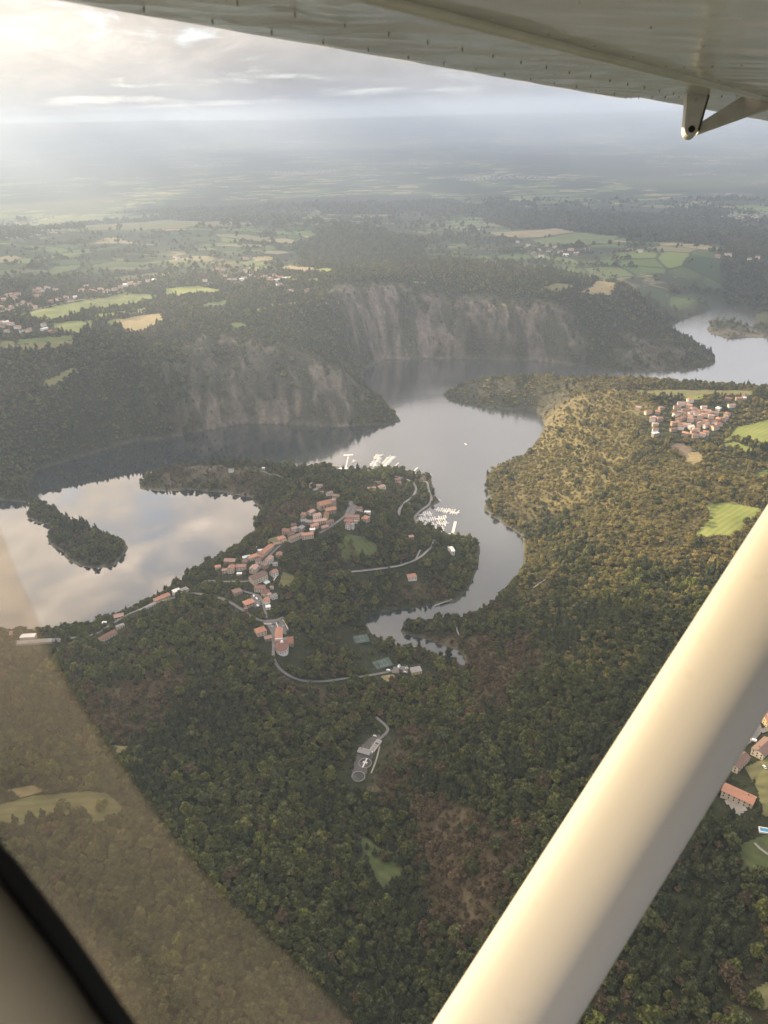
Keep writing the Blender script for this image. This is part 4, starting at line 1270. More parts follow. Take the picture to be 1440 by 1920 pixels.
car(703, 1381, 55, 'white', 'white car at the gate of the treatment works')
car(1412, 1390, 60, 'white', 'white van on the street beside the brown-roofed terrace', True)
car(1406, 1372, 75, 'white', 'white car at the road junction beside the strut')
car(1433, 1440, 10, 'white', 'white car in the garden below the terraces')

M_COURT = noisy('green hard court', (0.050, 0.072, 0.058), (0.064, 0.086, 0.070), 0.2)
M_LINE = mat('worn line paint', (0.34, 0.35, 0.33), 0.6)[0]
M_POST = mat('steel post', (0.30, 0.31, 0.31), 0.5)[0]
M_NET = mat('dark net', (0.03, 0.05, 0.04), 0.9)[0]


def court(px, py, ang, label):
    g = ground_many([(px, py)])[0]
    t = thing('tennis_court', (g[0], g[1], g[2] + 1.0), R_(ang), label, 'tennis court')
    CLEAR.append((g[0], g[1] - 4, 22))
    MB().box(-18, 18, -9, 9, -4, 0).build('court_surface', M_COURT, t)
    ln = MB()
    for y in (-5.5, -4.1, 4.1, 5.5):
        ln.box(-12, 12, y - 0.08, y + 0.08, 0.004, 0.01)
    for x, hw in ((-12, 5.5), (12, 5.5), (-6.4, 4.1), (6.4, 4.1)):
        ln.box(x - 0.08, x + 0.08, -hw, hw, 0.012, 0.018)
    ln.build('court_lines', M_LINE, t)
    MB().box(-0.05, 0.05, -6, 6, 0.02, 1.0).build('net', M_NET, t)
    for x in (-18, -9, 0, 9, 18):
        for y in (-9, 9):
            MB().tube([(x, y, 0), (x, y, 3)], [0.08, 0.08]).build('fence_post', M_POST, t)


court(709, 1247, 22, 'green tennis court with white lines beside the clubhouse lane')
court(667, 1200, 12, 'darker green tennis court hidden in the trees by the narrow arm')

M_POOLW = mat('pool water', (0.05, 0.22, 0.36), 0.05, 0.5)[0]
M_COVER = mat('pale blue pool cover', (0.42, 0.58, 0.62), 0.5)[0]


def pool(px, py, w, l, ang, label, cover=False):
    g = ground_many([(px, py)])[0]
    t = thing('swimming_pool', (g[0], g[1], g[2] + 0.9), R_(ang), label, 'pool')
    CLEAR.append((g[0], g[1], w))
    rim = MB()
    for a in ((-w / 2 - 0.8, w / 2 + 0.8, -l / 2 - 0.8, -l / 2), (-w / 2 - 0.8, w / 2 + 0.8, l / 2, l / 2 + 0.8), (-w / 2 - 0.8, -w / 2, -l / 2, l / 2), (w / 2, w / 2 + 0.8, -l / 2, l / 2)):
        rim.box(*a, -3, 0.12)
    rim.build('pool_rim', M_WALL['white'], t)
    MB().box(-w / 2, w / 2, -l / 2, l / 2, -0.4, 0.02).build('pool_cover' if cover else 'pool_water', M_COVER if cover else M_POOLW, t)


pool(462, 1044, 10, 5, 20, 'pale blue covered pool behind the orange-roofed house', True)
pool(500, 1092, 6, 5, 45, 'small pale blue pool below the big farmhouse', True)
pool(1434, 1557, 7, 3.5, -15, 'bright blue pool at the lawn by the picture edge')

M_CONC = noisy('pale concrete', (0.31, 0.29, 0.26), (0.24, 0.225, 0.20), 0.5)
M_BASIN = mat('settling water', (0.030, 0.030, 0.028), 0.3, 0.25)[0]


def ring_mesh(r0, r1, z0, z1, n=36):
    mb = MB()
    vs = []
    for rr, zz in ((r0, z0), (r1, z0), (r1, z1), (r0, z1)):
        vs += [(rr * math.cos(6.2832 * j / n), rr * math.sin(6.2832 * j / n), zz) for j in range(n)]
    fs = []
    for a, b2 in ((0, 1), (1, 2), (2, 3), (3, 0)):
        fs += [(a * n + j, a * n + (j + 1) % n, b2 * n + (j + 1) % n, b2 * n + j) for j in range(n)]
    return new_mesh('ring', vs, fs)


def tank(px, py, r, label, bridge):
    g = ground_many([(px, py)])[0]
    t = thing('settling_tank', (g[0], g[1], g[2] + 0.7), 0, label, 'tank')
    CLEAR.append((g[0], g[1], r + 4))
    obj('tank_wall', ring_mesh(r - 0.5, r, -4, 0.9), M_CONC, t)
    obj('water_surface', MB().prism([((r - 0.52) * math.cos(6.2832 * j / 36), (r - 0.52) * math.sin(6.2832 * j / 36)) for j in range(36)], -0.5, 0.2).mesh('water_surface'), M_BASIN, t)
    if bridge:
        obj('inner_ring', ring_mesh(r * 0.42, r * 0.46, 0.21, 0.9, 24), M_CONC, t)
        br = obj('scraper_bridge', MB().box(-0.9, 0.9, -r * 1.05, r * 0.9, 1.0, 1.5).box(-2.4, 2.4, -0.9, 0.9, 1.02, 1.7).mesh('scraper_bridge'), M_WALL['white'], t, None, R_(-20))
        for s in (-1, 1):
            MB().box(s * 0.85 - 0.04, s * 0.85 + 0.04, -r, r * 0.85, 1.5, 2.4).build('handrail', M_POST, br)
    return t


tank(684.6, 1432, 7.2, 'round settling tank with white scraper bridge in the valley works', True)
tank(672, 1457, 7.2, 'dark open round tank at the lower end of the valley works', False)
g = ground_many([(704, 1400)])[0]
t = thing('basin_block', (g[0], g[1], g[2]), R_(62), 'pale concrete block of treatment basins with open tops', 'basin')
CLEAR.append((g[0], g[1], 15))
MB().box(-10, 10, -3.4, 3.4, -3, 2.2).build('block', M_CONC, t)
for i in range(5):
    MB().box(-8.2 + i * 3.5, -5.6 + i * 3.5, -1.9, 1.9, 2.1, 2.24).build('hatch', M_BASIN if i == 3 else M_ROOF['grey'], t)
MB().box(-13, -10.05, -2.2, 2.2, -3, 3.0).build('pump_house', M_WALL['white'], t)
house(684, 1413, 16, 8, 4, -22, 'grey', 'grey', 'grey-roofed shed across the end of the treatment basins', 'gable', name='works_building', cat='shed', windows=False)


# ------------------------------------------------------------------ harbour: piers and boats
M_DECK = noisy('weathered white decking', (0.58, 0.56, 0.52), (0.46, 0.45, 0.42), 0.8)
M_HULL = noisy('white boat hull', (0.78, 0.77, 0.75), (0.66, 0.65, 0.63), 0.5, rough=0.35, rand=0.1)
M_BDECK = noisy('boat deck', (0.62, 0.60, 0.56), (0.48, 0.46, 0.43), 0.8, rand=0.15)
M_MAST = mat('alloy mast', (0.62, 0.62, 0.62), 0.35)[0]
M_BLUE = mat('blue canvas', (0.06, 0.10, 0.20), 0.8)[0]
M_YEL = mat('yellow plastic', (0.70, 0.52, 0.06), 0.5)[0]


def hull_mesh(L, B):
    st = [(-0.5, 0.80, 0.75), (-0.3, 1.0, 0.75), (0.0, 1.0, 0.8), (0.25, 0.82, 0.9), (0.42, 0.42, 1.0), (0.5, 0.03, 1.05)]
    vs, fs = [], []
    for f, b2, z in st:
        y, w = f * L, b2 * B / 2
        vs += [(-w, y, z), (-w * 0.75, y, -0.25), (w * 0.75, y, -0.25), (w, y, z)]
    for i in range(len(st) - 1):
        for j in range(3):
            fs.append((i * 4 + j, i * 4 + j + 1, i * 4 + j + 5, i * 4 + j + 4))
        fs.append((i * 4 + 3, i * 4, i * 4 + 4, i * 4 + 7))
    fs += [(0, 3, 2, 1)]
    me = new_mesh('hull', vs, fs)
    me.materials.append(M_HULL)
    return me


BOAT_ME = []
for L, B in ((7.6, 2.8), (9.2, 3.1), (6.2, 2.5)):
    cab = profile_x(MB(), [(-0.12 * L, 0.80), (0.26 * L, 0.92), (0.20 * L, 1.35), (0.02 * L, 1.75), (-0.10 * L, 1.75)], B * 0.33).mesh('cabin')
    cab.materials.append(M_BDECK)
    well = MB().box(-B * 0.32, B * 0.32, -0.44 * L, -0.14 * L, 0.76, 0.86).mesh('cockpit')
    well.materials.append(M_BDECK)
    mast = MB().tube([(0, 0.08 * L, 0.9), (0, 0.08 * L, 0.9 + L * 1.15)], [0.06, 0.04], 6).tube([(0, 0.08 * L, 2.2), (0, -0.38 * L, 2.1)], [0.09, 0.08], 6).mesh('mast')
    mast.materials.append(M_MAST)
    BOAT_ME.append((hull_mesh(L, B), cab, well, mast))


def boat(x, y, ang, label, group, kind=0, sail=False):
    t = thing('sailing_boat' if sail else 'motor_boat', (x, y, 0.12), ang, label, 'boat', group)
    hl, cab, well, mast = BOAT_ME[kind]
    obj('hull', hl, None, t)
    obj('cabin', cab, None, t)
    obj('cockpit', well, None, t)
    if sail:
        obj('mast', mast, None, t)
    return t


def pier(a, b2, width, label, boats=None, cat='pier', name='pontoon', skip=0.0, sides=(-1, 1), gap=3.5):
    A, B = Vector(at_z(*a)), Vector(at_z(*b2))
    d = (B - A)
    L = d.length
    u = d.normalized()
    ang = math.atan2(u.y, u.x)
    t = thing(name, (A.x, A.y, 0), ang, label, cat, 'harbour pontoons')
    n = max(2, int(L / 6))
    for i in range(n):                         # deck sections with joints
        MB().box(i * L / n + 0.06, (i + 1) * L / n - 0.06, -width / 2, width / 2, -0.15, 0.55).build('deck_section', M_DECK, t)
    for i in range(0, n + 1, 2):
        MB().tube([(min(i * L / n, L - 0.2), width / 2 + 0.2, -2), (min(i * L / n, L - 0.2), width / 2 + 0.2, 2.2)], [0.14, 0.14]).build('mooring_post', M_POST, t)
    if boats:
        rs = random.Random(int(a[0] * 7 + a[1]))
        s = L * skip + 2
        while s < L - 1:
            for sd in sides:
                if rs.random() < 0.86:
                    kd = rs.choice([0, 0, 1, 2])
                    off = width / 2 + (3.9, 4.7, 3.2)[kd]
                    p = A + u * s + Vector((-u.y, u.x)) * sd * off
                    boat(p.x, p.y, ang + (0 if sd > 0 else math.pi) + rs.uniform(-0.06, 0.06), boats, boats, kd, rs.random() < 0.3)
            s += gap + rs.uniform(0, 0.8)


pier((814, 955), (862, 962), 2.2, 'outermost diagonal pontoon of the sheltered marina', 'white boat moored at the outermost diagonal pontoon', skip=0.08)
pier((783, 966), (812, 963), 1.8, 'short pontoon close to the curved quay', 'white boat moored at the short pontoon by the quay', skip=0.35)
pier((780, 976), (838, 971), 2.0, 'second long pontoon of the sheltered marina, below the short one', 'white boat moored at the upper long pontoon', skip=0.1)
pier((788, 985), (842, 981), 2.0, 'third long pontoon of the sheltered marina, middle of the basin', 'white boat moored at the middle long pontoon', skip=0.03)
pier((803, 993), (834, 991), 1.8, 'lowest pontoon of the sheltered marina against the trees', 'white boat moored at the lowest pontoon', skip=0.15)
pier((848, 1003), (854, 978), 5.0, 'broad white jetty standing clear of the boats')
pier((838, 1002), (850, 1001), 4.0, 'short landing stage at the foot of the broad white jetty')
pier((699, 876), (712, 853), 2.0, 'left of the two boat-lined pontoons on the open shore', 'white boat moored at the left open-shore pontoon', skip=0.05)
pier((713, 879), (737, 856), 2.0, 'right of the two boat-lined pontoons on the open shore', 'white boat moored at the right open-shore pontoon', skip=0.2)
pier((736, 878), (748, 868), 2.2, 'bare white pontoon on the open shore')
pier((771, 889), (783, 877), 3.0, 'bare white gangway at the harbour corner')
pier((648, 879), (653, 856), 2.5, 'gangway leading out to the floating platform')
pier((644, 854), (662, 853), 7.0, 'white floating platform at the end of the gangway', name='floating_platform', cat='platform')
pier((774, 888), (797, 895), 3.0, 'quayside pontoon beside the yellow float', 'small white boat along the quayside pontoon', sides=(1,), skip=0.1)
wall_line([(862, 1010), (882, 1012), (886, 1019)], 'pale stone mole at the marina entrance', 3.0, 1.5)
x, y = at_z(873, 833)
boat(x, y, 0.4, 'lone white boat out on the open lake', 'boats out on the lake', 1)
x, y = at_z(823, 938)
boat(x, y, 1.0, 'white boat alone off the shore road bend', 'boats out on the lake', 1)
x, y = at_z(664, 864)
boat(x, y, 0.7, 'white boat lying between platform and pontoons, outer one', 'boats by the platform', 1)
x, y = at_z(662, 867)
boat(x, y, 2.3, 'white boat lying between platform and pontoons, inner one', 'boats by the platform', 0)
x, y = at_z(803, 889)
boat(x, y, 1.7, 'white boat beside the yellow float at the harbour corner', 'boats by the yellow float', 1)
x, y = at_z(807, 891)
boat(x, y, 0.9, 'second white boat off the harbour corner', 'boats by the yellow float', 0)
x, y = at_z(799, 893)
fl = thing('yellow_float', (x, y, 0.1), 0.3, 'bright yellow float at the harbour corner', 'float')
MB().box(-5, 5, -2.2, 2.2, -0.3, 0.5).build('float_deck', M_YEL, fl)
MB().box(-1.4, 1.4, -1.2, 1.2, 0.52, 2.6).build('slide_tower', M_YEL, fl)
house(643, 881, 18, 8, 3.5, 2, 'white', 'white', 'white flat-roofed boathouse on the open shore', 'flat', windows=False, name='boathouse', cat='boathouse')
house(660, 880, 20, 8, 3.5, 0, 'white', 'cream', 'white pavilion roof beside the boathouse', 'gable', windows=False, name='pavilion', cat='pavilion')
house(680, 880, 12, 7, 3.5, 5, 'grey', 'tan', 'grey-roofed harbour hut among the quay trees', 'gable', windows=False, name='hut', cat='hut')
house(434, 884, 12, 8, 5, 10, 'grey', 'white', 'small white house alone on the wooded promontory', 'gable', windows=False)
house(494, 879, 6, 4, 3, 0, 'white', 'white', 'tiny white hut on the promontory path', 'flat', windows=False, name='hut', cat='hut')


# ------------------------------------------------------------------ trees
def leaf_mat(name, dark, mid, light, sheen=0.0):
    m, k, b = mat(name, mid, 0.75, 0.15)
    oi = k.n('ShaderNodeObjectInfo').outputs['Random']
    base = k.ramp(oi, [(0.0, dark), (0.5, mid), (0.8, mid), (1.0, light)])
    at = k.n('ShaderNodeAttribute', attribute_name='leaf').outputs['Fac']
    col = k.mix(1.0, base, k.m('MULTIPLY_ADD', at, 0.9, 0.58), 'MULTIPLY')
    tr = k.n('ShaderNodeBsdfTranslucent', {'Color': k.mix(1.0, col, (1.1, 1.2, 0.6), 'MULTIPLY')})
    k.link(col, b.inputs['Base Color'])
    mx = k.n('ShaderNodeMixShader', {0: 0.34, 1: b.outputs[0], 2: tr.outputs[0]})
    k.link(mx.outputs[0], m.node_tree.nodes['Material Output'].inputs['Surface'])
    return m


M_LEAF = {
    'oak': leaf_mat('oak leaves', (0.064, 0.074, 0.030), (0.090, 0.098, 0.038), (0.130, 0.130, 0.050)),
    'ash': leaf_mat('ash leaves', (0.078, 0.086, 0.038), (0.108, 0.114, 0.048), (0.150, 0.146, 0.060)),
    'lime': leaf_mat('lime leaves', (0.110, 0.122, 0.038), (0.146, 0.154, 0.046), (0.190, 0.182, 0.062)),
    'pine': leaf_mat('pine needles', (0.054, 0.064, 0.036), (0.074, 0.084, 0.043), (0.100, 0.106, 0.050)),
    'dry': leaf_mat('dry leaves', (0.100, 0.078, 0.047), (0.140, 0.104, 0.062), (0.185, 0.132, 0.076)),
    'sun_gold': leaf_mat('heath with painted sun', (0.160, 0.140, 0.054), (0.240, 0.200, 0.078), (0.310, 0.250, 0.100)),  # warm sunlight put into the leaf colour
}
M_BARK = noisy('bark', (0.070, 0.055, 0.042), (0.045, 0.036, 0.028), 2.0)


def crown_arrays(seed, kind):
    """leaf clumps spread over the lobes of a crown about 1 unit in radius and 1 high-ish; returns vertices, triangles/quads, brightness"""
    rs = np.random.default_rng(seed)
    V, F, A = [], [], []
    lobes = []
    if kind == 'pine':
        for i in range(7):
            f = i / 6
            r = 0.62 * (1 - f) ** 0.75 + 0.10
            for j in range(3 if i < 5 else 1):
                a = rs.uniform(0, 6.28)
                lobes.append((np.array([math.cos(a) * r * 0.45, math.sin(a) * r * 0.45, 0.55 + 1.9 * f]), np.array([r * 0.72, r * 0.72, 0.30])))
    elif kind == 'bush':
        for i in range(6):
            a, q = rs.uniform(0, 6.28), rs.uniform(0.1, 0.6)
            s = rs.uniform(0.35, 0.55)
            lobes.append((np.array([math.cos(a) * q, math.sin(a) * q, 0.42 + rs.uniform(-0.1, 0.2)]), np.array([s, s, s * 0.85])))
    else:
        lobes.append((np.array([0, 0, 1.15]), np.array([0.62, 0.62, 0.62])))
        for i in range(9):
            a = 6.28 * i / 9 + rs.uniform(-0.3, 0.3)
            q, zz = rs.uniform(0.35, 0.62), rs.uniform(0.65, 1.55)
            s = rs.uniform(0.30, 0.46)
            lobes.append((np.array([math.cos(a) * q, math.sin(a) * q, zz]), np.array([s, s, s * 0.85])))
        lobes.append((np.array([rs.uniform(-0.15, 0.15), rs.uniform(-0.15, 0.15), 1.72]), np.array([0.36, 0.36, 0.32])))
    per = 30 if kind != 'pine' else 16
    for c, s in lobes:
        n = rs.normal(size=(per, 3))
        n /= np.linalg.norm(n, axis=1)[:, None]
        n[:, 2] = np.abs(n[:, 2]) * 0.9 - 0.25 * (rs.random(per) < 0.35)
        lobe_t = rs.uniform(0.25, 0.75)
        for d in n:
            p = c + d * s * rs.uniform(0.82, 1.08)
            nn = d + rs.normal(size=3) * 0.38
            nn /= np.linalg.norm(nn)
            a1 = np.cross(nn, rs.normal(size=3))
            a1 /= np.linalg.norm(a1)
            b1 = np.cross(nn, a1)
            sz = rs.uniform(0.11, 0.20) * (1.0 if kind != 'pine' else 0.95)
            k0 = len(V)
            V += [p + a1 * sz, p + b1 * sz * 0.8 + nn * sz * 0.25, p - a1 * sz, p - b1 * sz * 0.8 + nn * sz * 0.12]
            F.append((k0, k0 + 1, k0 + 2, k0 + 3))
            A += [float(np.clip(lobe_t + rs.normal() * 0.2, 0, 1))] * 4
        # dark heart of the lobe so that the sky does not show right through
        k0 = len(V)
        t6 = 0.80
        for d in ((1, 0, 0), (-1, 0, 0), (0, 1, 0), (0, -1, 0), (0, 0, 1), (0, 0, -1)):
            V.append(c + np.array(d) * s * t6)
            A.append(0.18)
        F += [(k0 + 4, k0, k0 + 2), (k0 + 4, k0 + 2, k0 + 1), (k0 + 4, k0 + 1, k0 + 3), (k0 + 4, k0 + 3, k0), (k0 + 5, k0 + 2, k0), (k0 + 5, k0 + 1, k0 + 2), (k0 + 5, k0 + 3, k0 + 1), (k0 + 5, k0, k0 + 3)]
    return np.array(V), F, np.array(A, np.float32)


def trunk_mb(kind, seed):
    rs = random.Random(seed)
    mb = MB()
    if kind == 'bush':
        for i in range(3):
            a = i * 2.1 + rs.uniform(0, 1)
            mb.tube([(0, 0, -0.15), (math.cos(a) * 0.3, math.sin(a) * 0.3, 0.5)], [0.05, 0.02], 5)
        return mb
    top = 2.3 if kind == 'pine' else 1.3
    mb.tube([(0, 0, -0.3), (0.01, 0.0, 0.4), (0.03, 0.02, top)], [0.085, 0.065, 0.02], 6)
    for i in range(4):
        a = i * 1.6 + rs.uniform(0, 0.8)
        z0 = (0.6 + 0.3 * i) if kind == 'pine' else (0.45 + 0.12 * i)
        q = 0.35 if kind == 'pine' else 0.5
        mb.tube([(0, 0, z0), (math.cos(a) * q * 0.5, math.sin(a) * q * 0.5, z0 + 0.2), (math.cos(a) * q, math.sin(a) * q, z0 + (0.15 if kind == 'pine' else 0.5))], [0.035, 0.025, 0.012], 5)
    return mb


PROTO = []      # (name, crown mesh, trunk mesh)
PCOL = bpy.data.collections.new('tree kinds')
SPECIES = [('oak_tree', 'oak', 'broad', 1), ('oak_tree', 'oak', 'broad', 2), ('ash_tree', 'ash', 'broad', 3), ('ash_tree', 'ash', 'broad', 4), ('lime_tree', 'lime', 'broad', 5),
           ('pine_tree', 'pine', 'pine', 6), ('pine_tree', 'pine', 'pine', 7), ('dry_tree', 'dry', 'broad', 8), ('dry_bush', 'dry', 'bush', 9), ('heath_bush', 'sun_gold', 'bush', 10), ('heath_tree', 'sun_gold', 'broad', 11), ('green_bush', 'ash', 'bush', 12)]


def mesh_of(V, F, A, mats, mat_idx=None, name='crown'):
    me = bpy.data.meshes.new(name)
    me.from_pydata([tuple(v) for v in V], [], F)
    at = me.attributes.new('leaf', 'FLOAT', 'POINT')
    at.data.foreach_set('value', np.asarray(A, np.float32))
    for m in mats:
        me.materials.append(m)
    if mat_idx is not None:
        me.polygons.foreach_set('material_index', np.asarray(mat_idx, np.int32))
    me.update()
    return me


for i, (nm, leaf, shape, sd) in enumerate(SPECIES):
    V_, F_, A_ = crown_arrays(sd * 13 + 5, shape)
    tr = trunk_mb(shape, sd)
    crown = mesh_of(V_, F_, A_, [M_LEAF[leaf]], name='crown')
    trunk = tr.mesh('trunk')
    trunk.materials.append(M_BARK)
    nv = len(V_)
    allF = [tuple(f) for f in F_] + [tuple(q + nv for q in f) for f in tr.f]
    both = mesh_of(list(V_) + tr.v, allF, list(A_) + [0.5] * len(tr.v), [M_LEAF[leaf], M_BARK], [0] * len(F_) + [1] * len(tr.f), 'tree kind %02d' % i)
    po = bpy.data.objects.new('tree kind %02d' % i, both)
    PCOL.objects.link(po)
    PROTO.append((nm, crown, trunk))


def plant():
    """scatter trees over the land; returns arrays x, y, z, species, scale"""
    xs, ys = [], []
    # spacing grows with distance
    for r0, r1, sp in ((250, 1150, 6.7), (1150, 1750, 7.8), (1750, 2700, 9.0), (2700, 3800, 13.0), (3800, 6500, 24.0)):
        n = int(r1 / sp) + 1
        gx, gy = np.meshgrid(np.arange(-n * 0.75, n * 0.75 + 1), np.arange(0, int(n / 0.92) + 2))
        x = (gx + 0.5 * (gy % 2) + RNG.uniform(-0.36, 0.36, gx.shape)) * sp
        y = (gy + RNG.uniform(-0.36, 0.36, gx.shape)) * sp * 0.92
        r = np.hypot(x, y)
        m = (r >= r0) & (r < r1) & (np.abs(np.arctan2(x, y + 60)) < R_(35))
        xs.append(x[m])
        ys.append(y[m])
    x, y = np.concatenate(xs), np.concatenate(ys)
    r = np.hypot(x, y)
    sd = shore(x, y)
    keep = sd > 1.6
    x, y, r, sd = x[keep], y[keep], r[keep], sd[keep]
    z = height(x, y, sd)
    u = RNG.random(len(x))
    soft = [w for w, f in zip(FIELD_W, FIELDS) if f[1] == 'meadow']
    keep = ~in_any(x, y, FIELD_W) | ((u < 0.012) & (r < 3000)) | ((u < 0.30) & (fbm(x, y, 18, 2, 17) > 0.5) & in_any(x, y, soft))
    keep &= ~in_any(x, y, PAVED_W)
    for p, (_, wd, _t) in zip(ROAD_W, ROADS):
        lo, hi = p[:, :2].min(0) - 20, p[:, :2].max(0) + 20
        m = (x > lo[0]) & (x < hi[0]) & (y > lo[1]) & (y < hi[1])
        ii = np.where(m)[0]
        if len(ii):
            # trees in front of a road would hide it: keep clear further on the camera side
            L = r[ii]
            d = np.minimum(seg_dist(x[ii], y[ii], p[:, :2]), seg_dist(x[ii] * (1 + 5.5 / L), y[ii] * (1 + 5.5 / L), p[:, :2]))
            keep[ii[d < wd * 0.34 + 0.8 + 2.0 * RNG.random(len(ii))]] = False
    C = np.array(CLEAR)
    for cx, cy, cr in C:
        m = np.abs(x - cx) < cr + 14
        ii = np.where(m)[0]
        ii = ii[np.abs(y[ii] - cy) < cr + 14]
        if len(ii):
            L = r[ii]
            d = np.minimum(np.hypot(x[ii] - cx, y[ii] - cy), np.hypot(x[ii] * (1 + 6.0 / L) - cx, y[ii] * (1 + 6.0 / L) - cy))
            keep[ii[d < cr]] = False
    rk = rock_amount(x, y, z)
    keep &= ~(RNG.random(len(x)) < rk * 0.70)
    # the plateau and the far country are open where there is no wood
    far = sstep(2350, 3000, r)
    wf = woods_far(x, y)
    hedge = vnoise(x / 120.0, y / 35.0, 77) > 0.80
    open_ = (RNG.random(len(x)) < far * 0.97) & (wf < 0.5) & ~hedge
    keep &= ~open_
    sc = scrub_amount(x, y)
    keep &= RNG.random(len(x)) > sc * 0.10
    x, y, z, r, sd, sc, rk = (a[keep] for a in (x, y, z, r, sd, sc, rk))
    n = len(x)
    # species by neighbourhood
    a, b2 = fbm(x, y, 110, 3, 81), fbm(x, y, 70, 3, 85)
    u, v = RNG.random(n), RNG.random(n)
    right = x > 90 + 0.12 * y
    p_pine = np.clip(0.26 + 2.8 * (a - 0.5) + 0.15 * right, 0.03, 0.92)
    pen = (y > 700) & (y < 1500) & (x < 190) & (x > -420)
    p_pine = np.where((sc > 0.3) | pen, p_pine * 0.35, p_pine)
    sp = np.where(u < p_pine, np.where(v < 0.5, 5, 6), np.choose((v * 9).astype(int), [0, 0, 1, 1, 2, 2, 3, 3, 4]))
    sp = np.where(pen & (sp < 2) & (RNG.random(n) < 0.6), sp + 2, sp)
    lim = (sp < 4) & (b2 > 0.60 - 0.1 * pen) & (RNG.random(n) < 0.35)
    sp = np.where(lim, 4, sp)
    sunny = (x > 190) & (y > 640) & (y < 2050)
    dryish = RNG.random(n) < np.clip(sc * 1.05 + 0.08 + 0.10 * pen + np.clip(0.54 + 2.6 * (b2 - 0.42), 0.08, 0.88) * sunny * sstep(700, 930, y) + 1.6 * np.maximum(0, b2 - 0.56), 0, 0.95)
    sp = np.where(dryish, np.where(sunny, np.where(v < 0.6, 9, 10), np.where(v < 0.5, 8, 7)), sp)  # dry plants in the sunny zone get the sun-coloured leaf
    gside = (y > 1500) & (r < 2700)
    sp = np.where(gside & (RNG.random(n) < 0.22 + 0.6 * rk), np.where(v < 0.4, 8, 7), sp)
    nose = (x > 130) & (y > 1560) & (y < 2060) & (x < 520)
    sp = np.where(nose & (RNG.random(n) < 0.45), 9, sp)  # sun-coloured bushes lighten the nose as if lit
    vil = np.zeros(n, bool)
    for cx, cy, cr in C:
        vil |= (np.abs(x - cx) < cr + 12) & (np.abs(y - cy) < cr + 12)
    sp = np.where(vil & (RNG.random(n) < 0.6), 11, sp)
    farr = r > 2700
    sp = np.where(farr, np.choose((v * 4).astype(int).clip(0, 3), [0, 1, 2, 3]), sp)
    base = 1.06 * np.choose(sp, [4.3, 4.6, 4.0, 4.2, 4.4, 4.4, 4.1, 3.6, 3.3, 3.3, 3.5, 2.6])
    s = base * np.clip(np.exp(RNG.normal(-0.07, 0.36, n)), 0.38, 1.9) * (0.82 + 0.36 * fbm(x, y, 55, 2, 99)) * np.where(r > 3800, 1.9, np.where(r > 2700, 1.35, np.where(r > 1750, 1.12, 1.0)))
    s = s * np.where(rk > 0.2, 0.6, 1.0) * np.where(vil, 0.78, 1.0) * np.where((sd < 9), 0.8, 1.0)
    # gorge sides carry lower, scrubbier oak
    gorge = (y > 1500) & (r < 2700)
    s = s * np.where(gorge, 0.86, 1.0)
    return x, y, z, sp, s, r


TX, TY, TZ, TS, TSC, TR = plant()
TROT = RNG.uniform(0, 6.283, len(TX))

# the trees that show largest stand as things of their own, up to 300 of a kind
def px_of(x, y, z):
    d = np.stack([x, y, z - CAM_Z], -1)
    f = d @ np.array(c_fwd)
    return 720 + F_PX * (d @ np.array(c_right)) / f, 960 - F_PX * (d @ np.array(c_up)) / f


PXT, PYT = px_of(TX, TY, TZ + TSC)
in_frame = (PXT > 5) & (PXT < 1435) & (PYT < 1915)
behind = (PXT > 810 + (1920 - PYT) * 0.656 - 10) & (PXT < 1090 + (1920 - PYT) * 0.564 + 10)            # under the strut
behind |= (PYT > 1585 + PXT * 1.36)                                                                     # under the window frame
QUOTA = {'oak_tree': 150, 'ash_tree': 150, 'pine_tree': 150, 'lime_tree': 60, 'dry_tree': 60, 'dry_bush': 60, 'heath_bush': 40, 'heath_tree': 40}
LOOK = {'oak_tree': 'dark green round-crowned tree', 'ash_tree': 'mid-green broadleaf tree', 'pine_tree': 'dark narrow pine', 'lime_tree': 'yellow-green broadleaf tree',
        'dry_tree': 'thin brown-leaved tree', 'dry_bush': 'low brown bush', 'heath_bush': 'low golden heath bush', 'heath_tree': 'golden-olive tree'}
GRP = {'oak_tree': 'dark trees', 'ash_tree': 'mid-green trees', 'pine_tree': 'pines', 'lime_tree': 'yellow-green trees', 'dry_tree': 'brown trees', 'dry_bush': 'brown bushes', 'heath_bush': 'golden bushes', 'heath_tree': 'golden trees'}


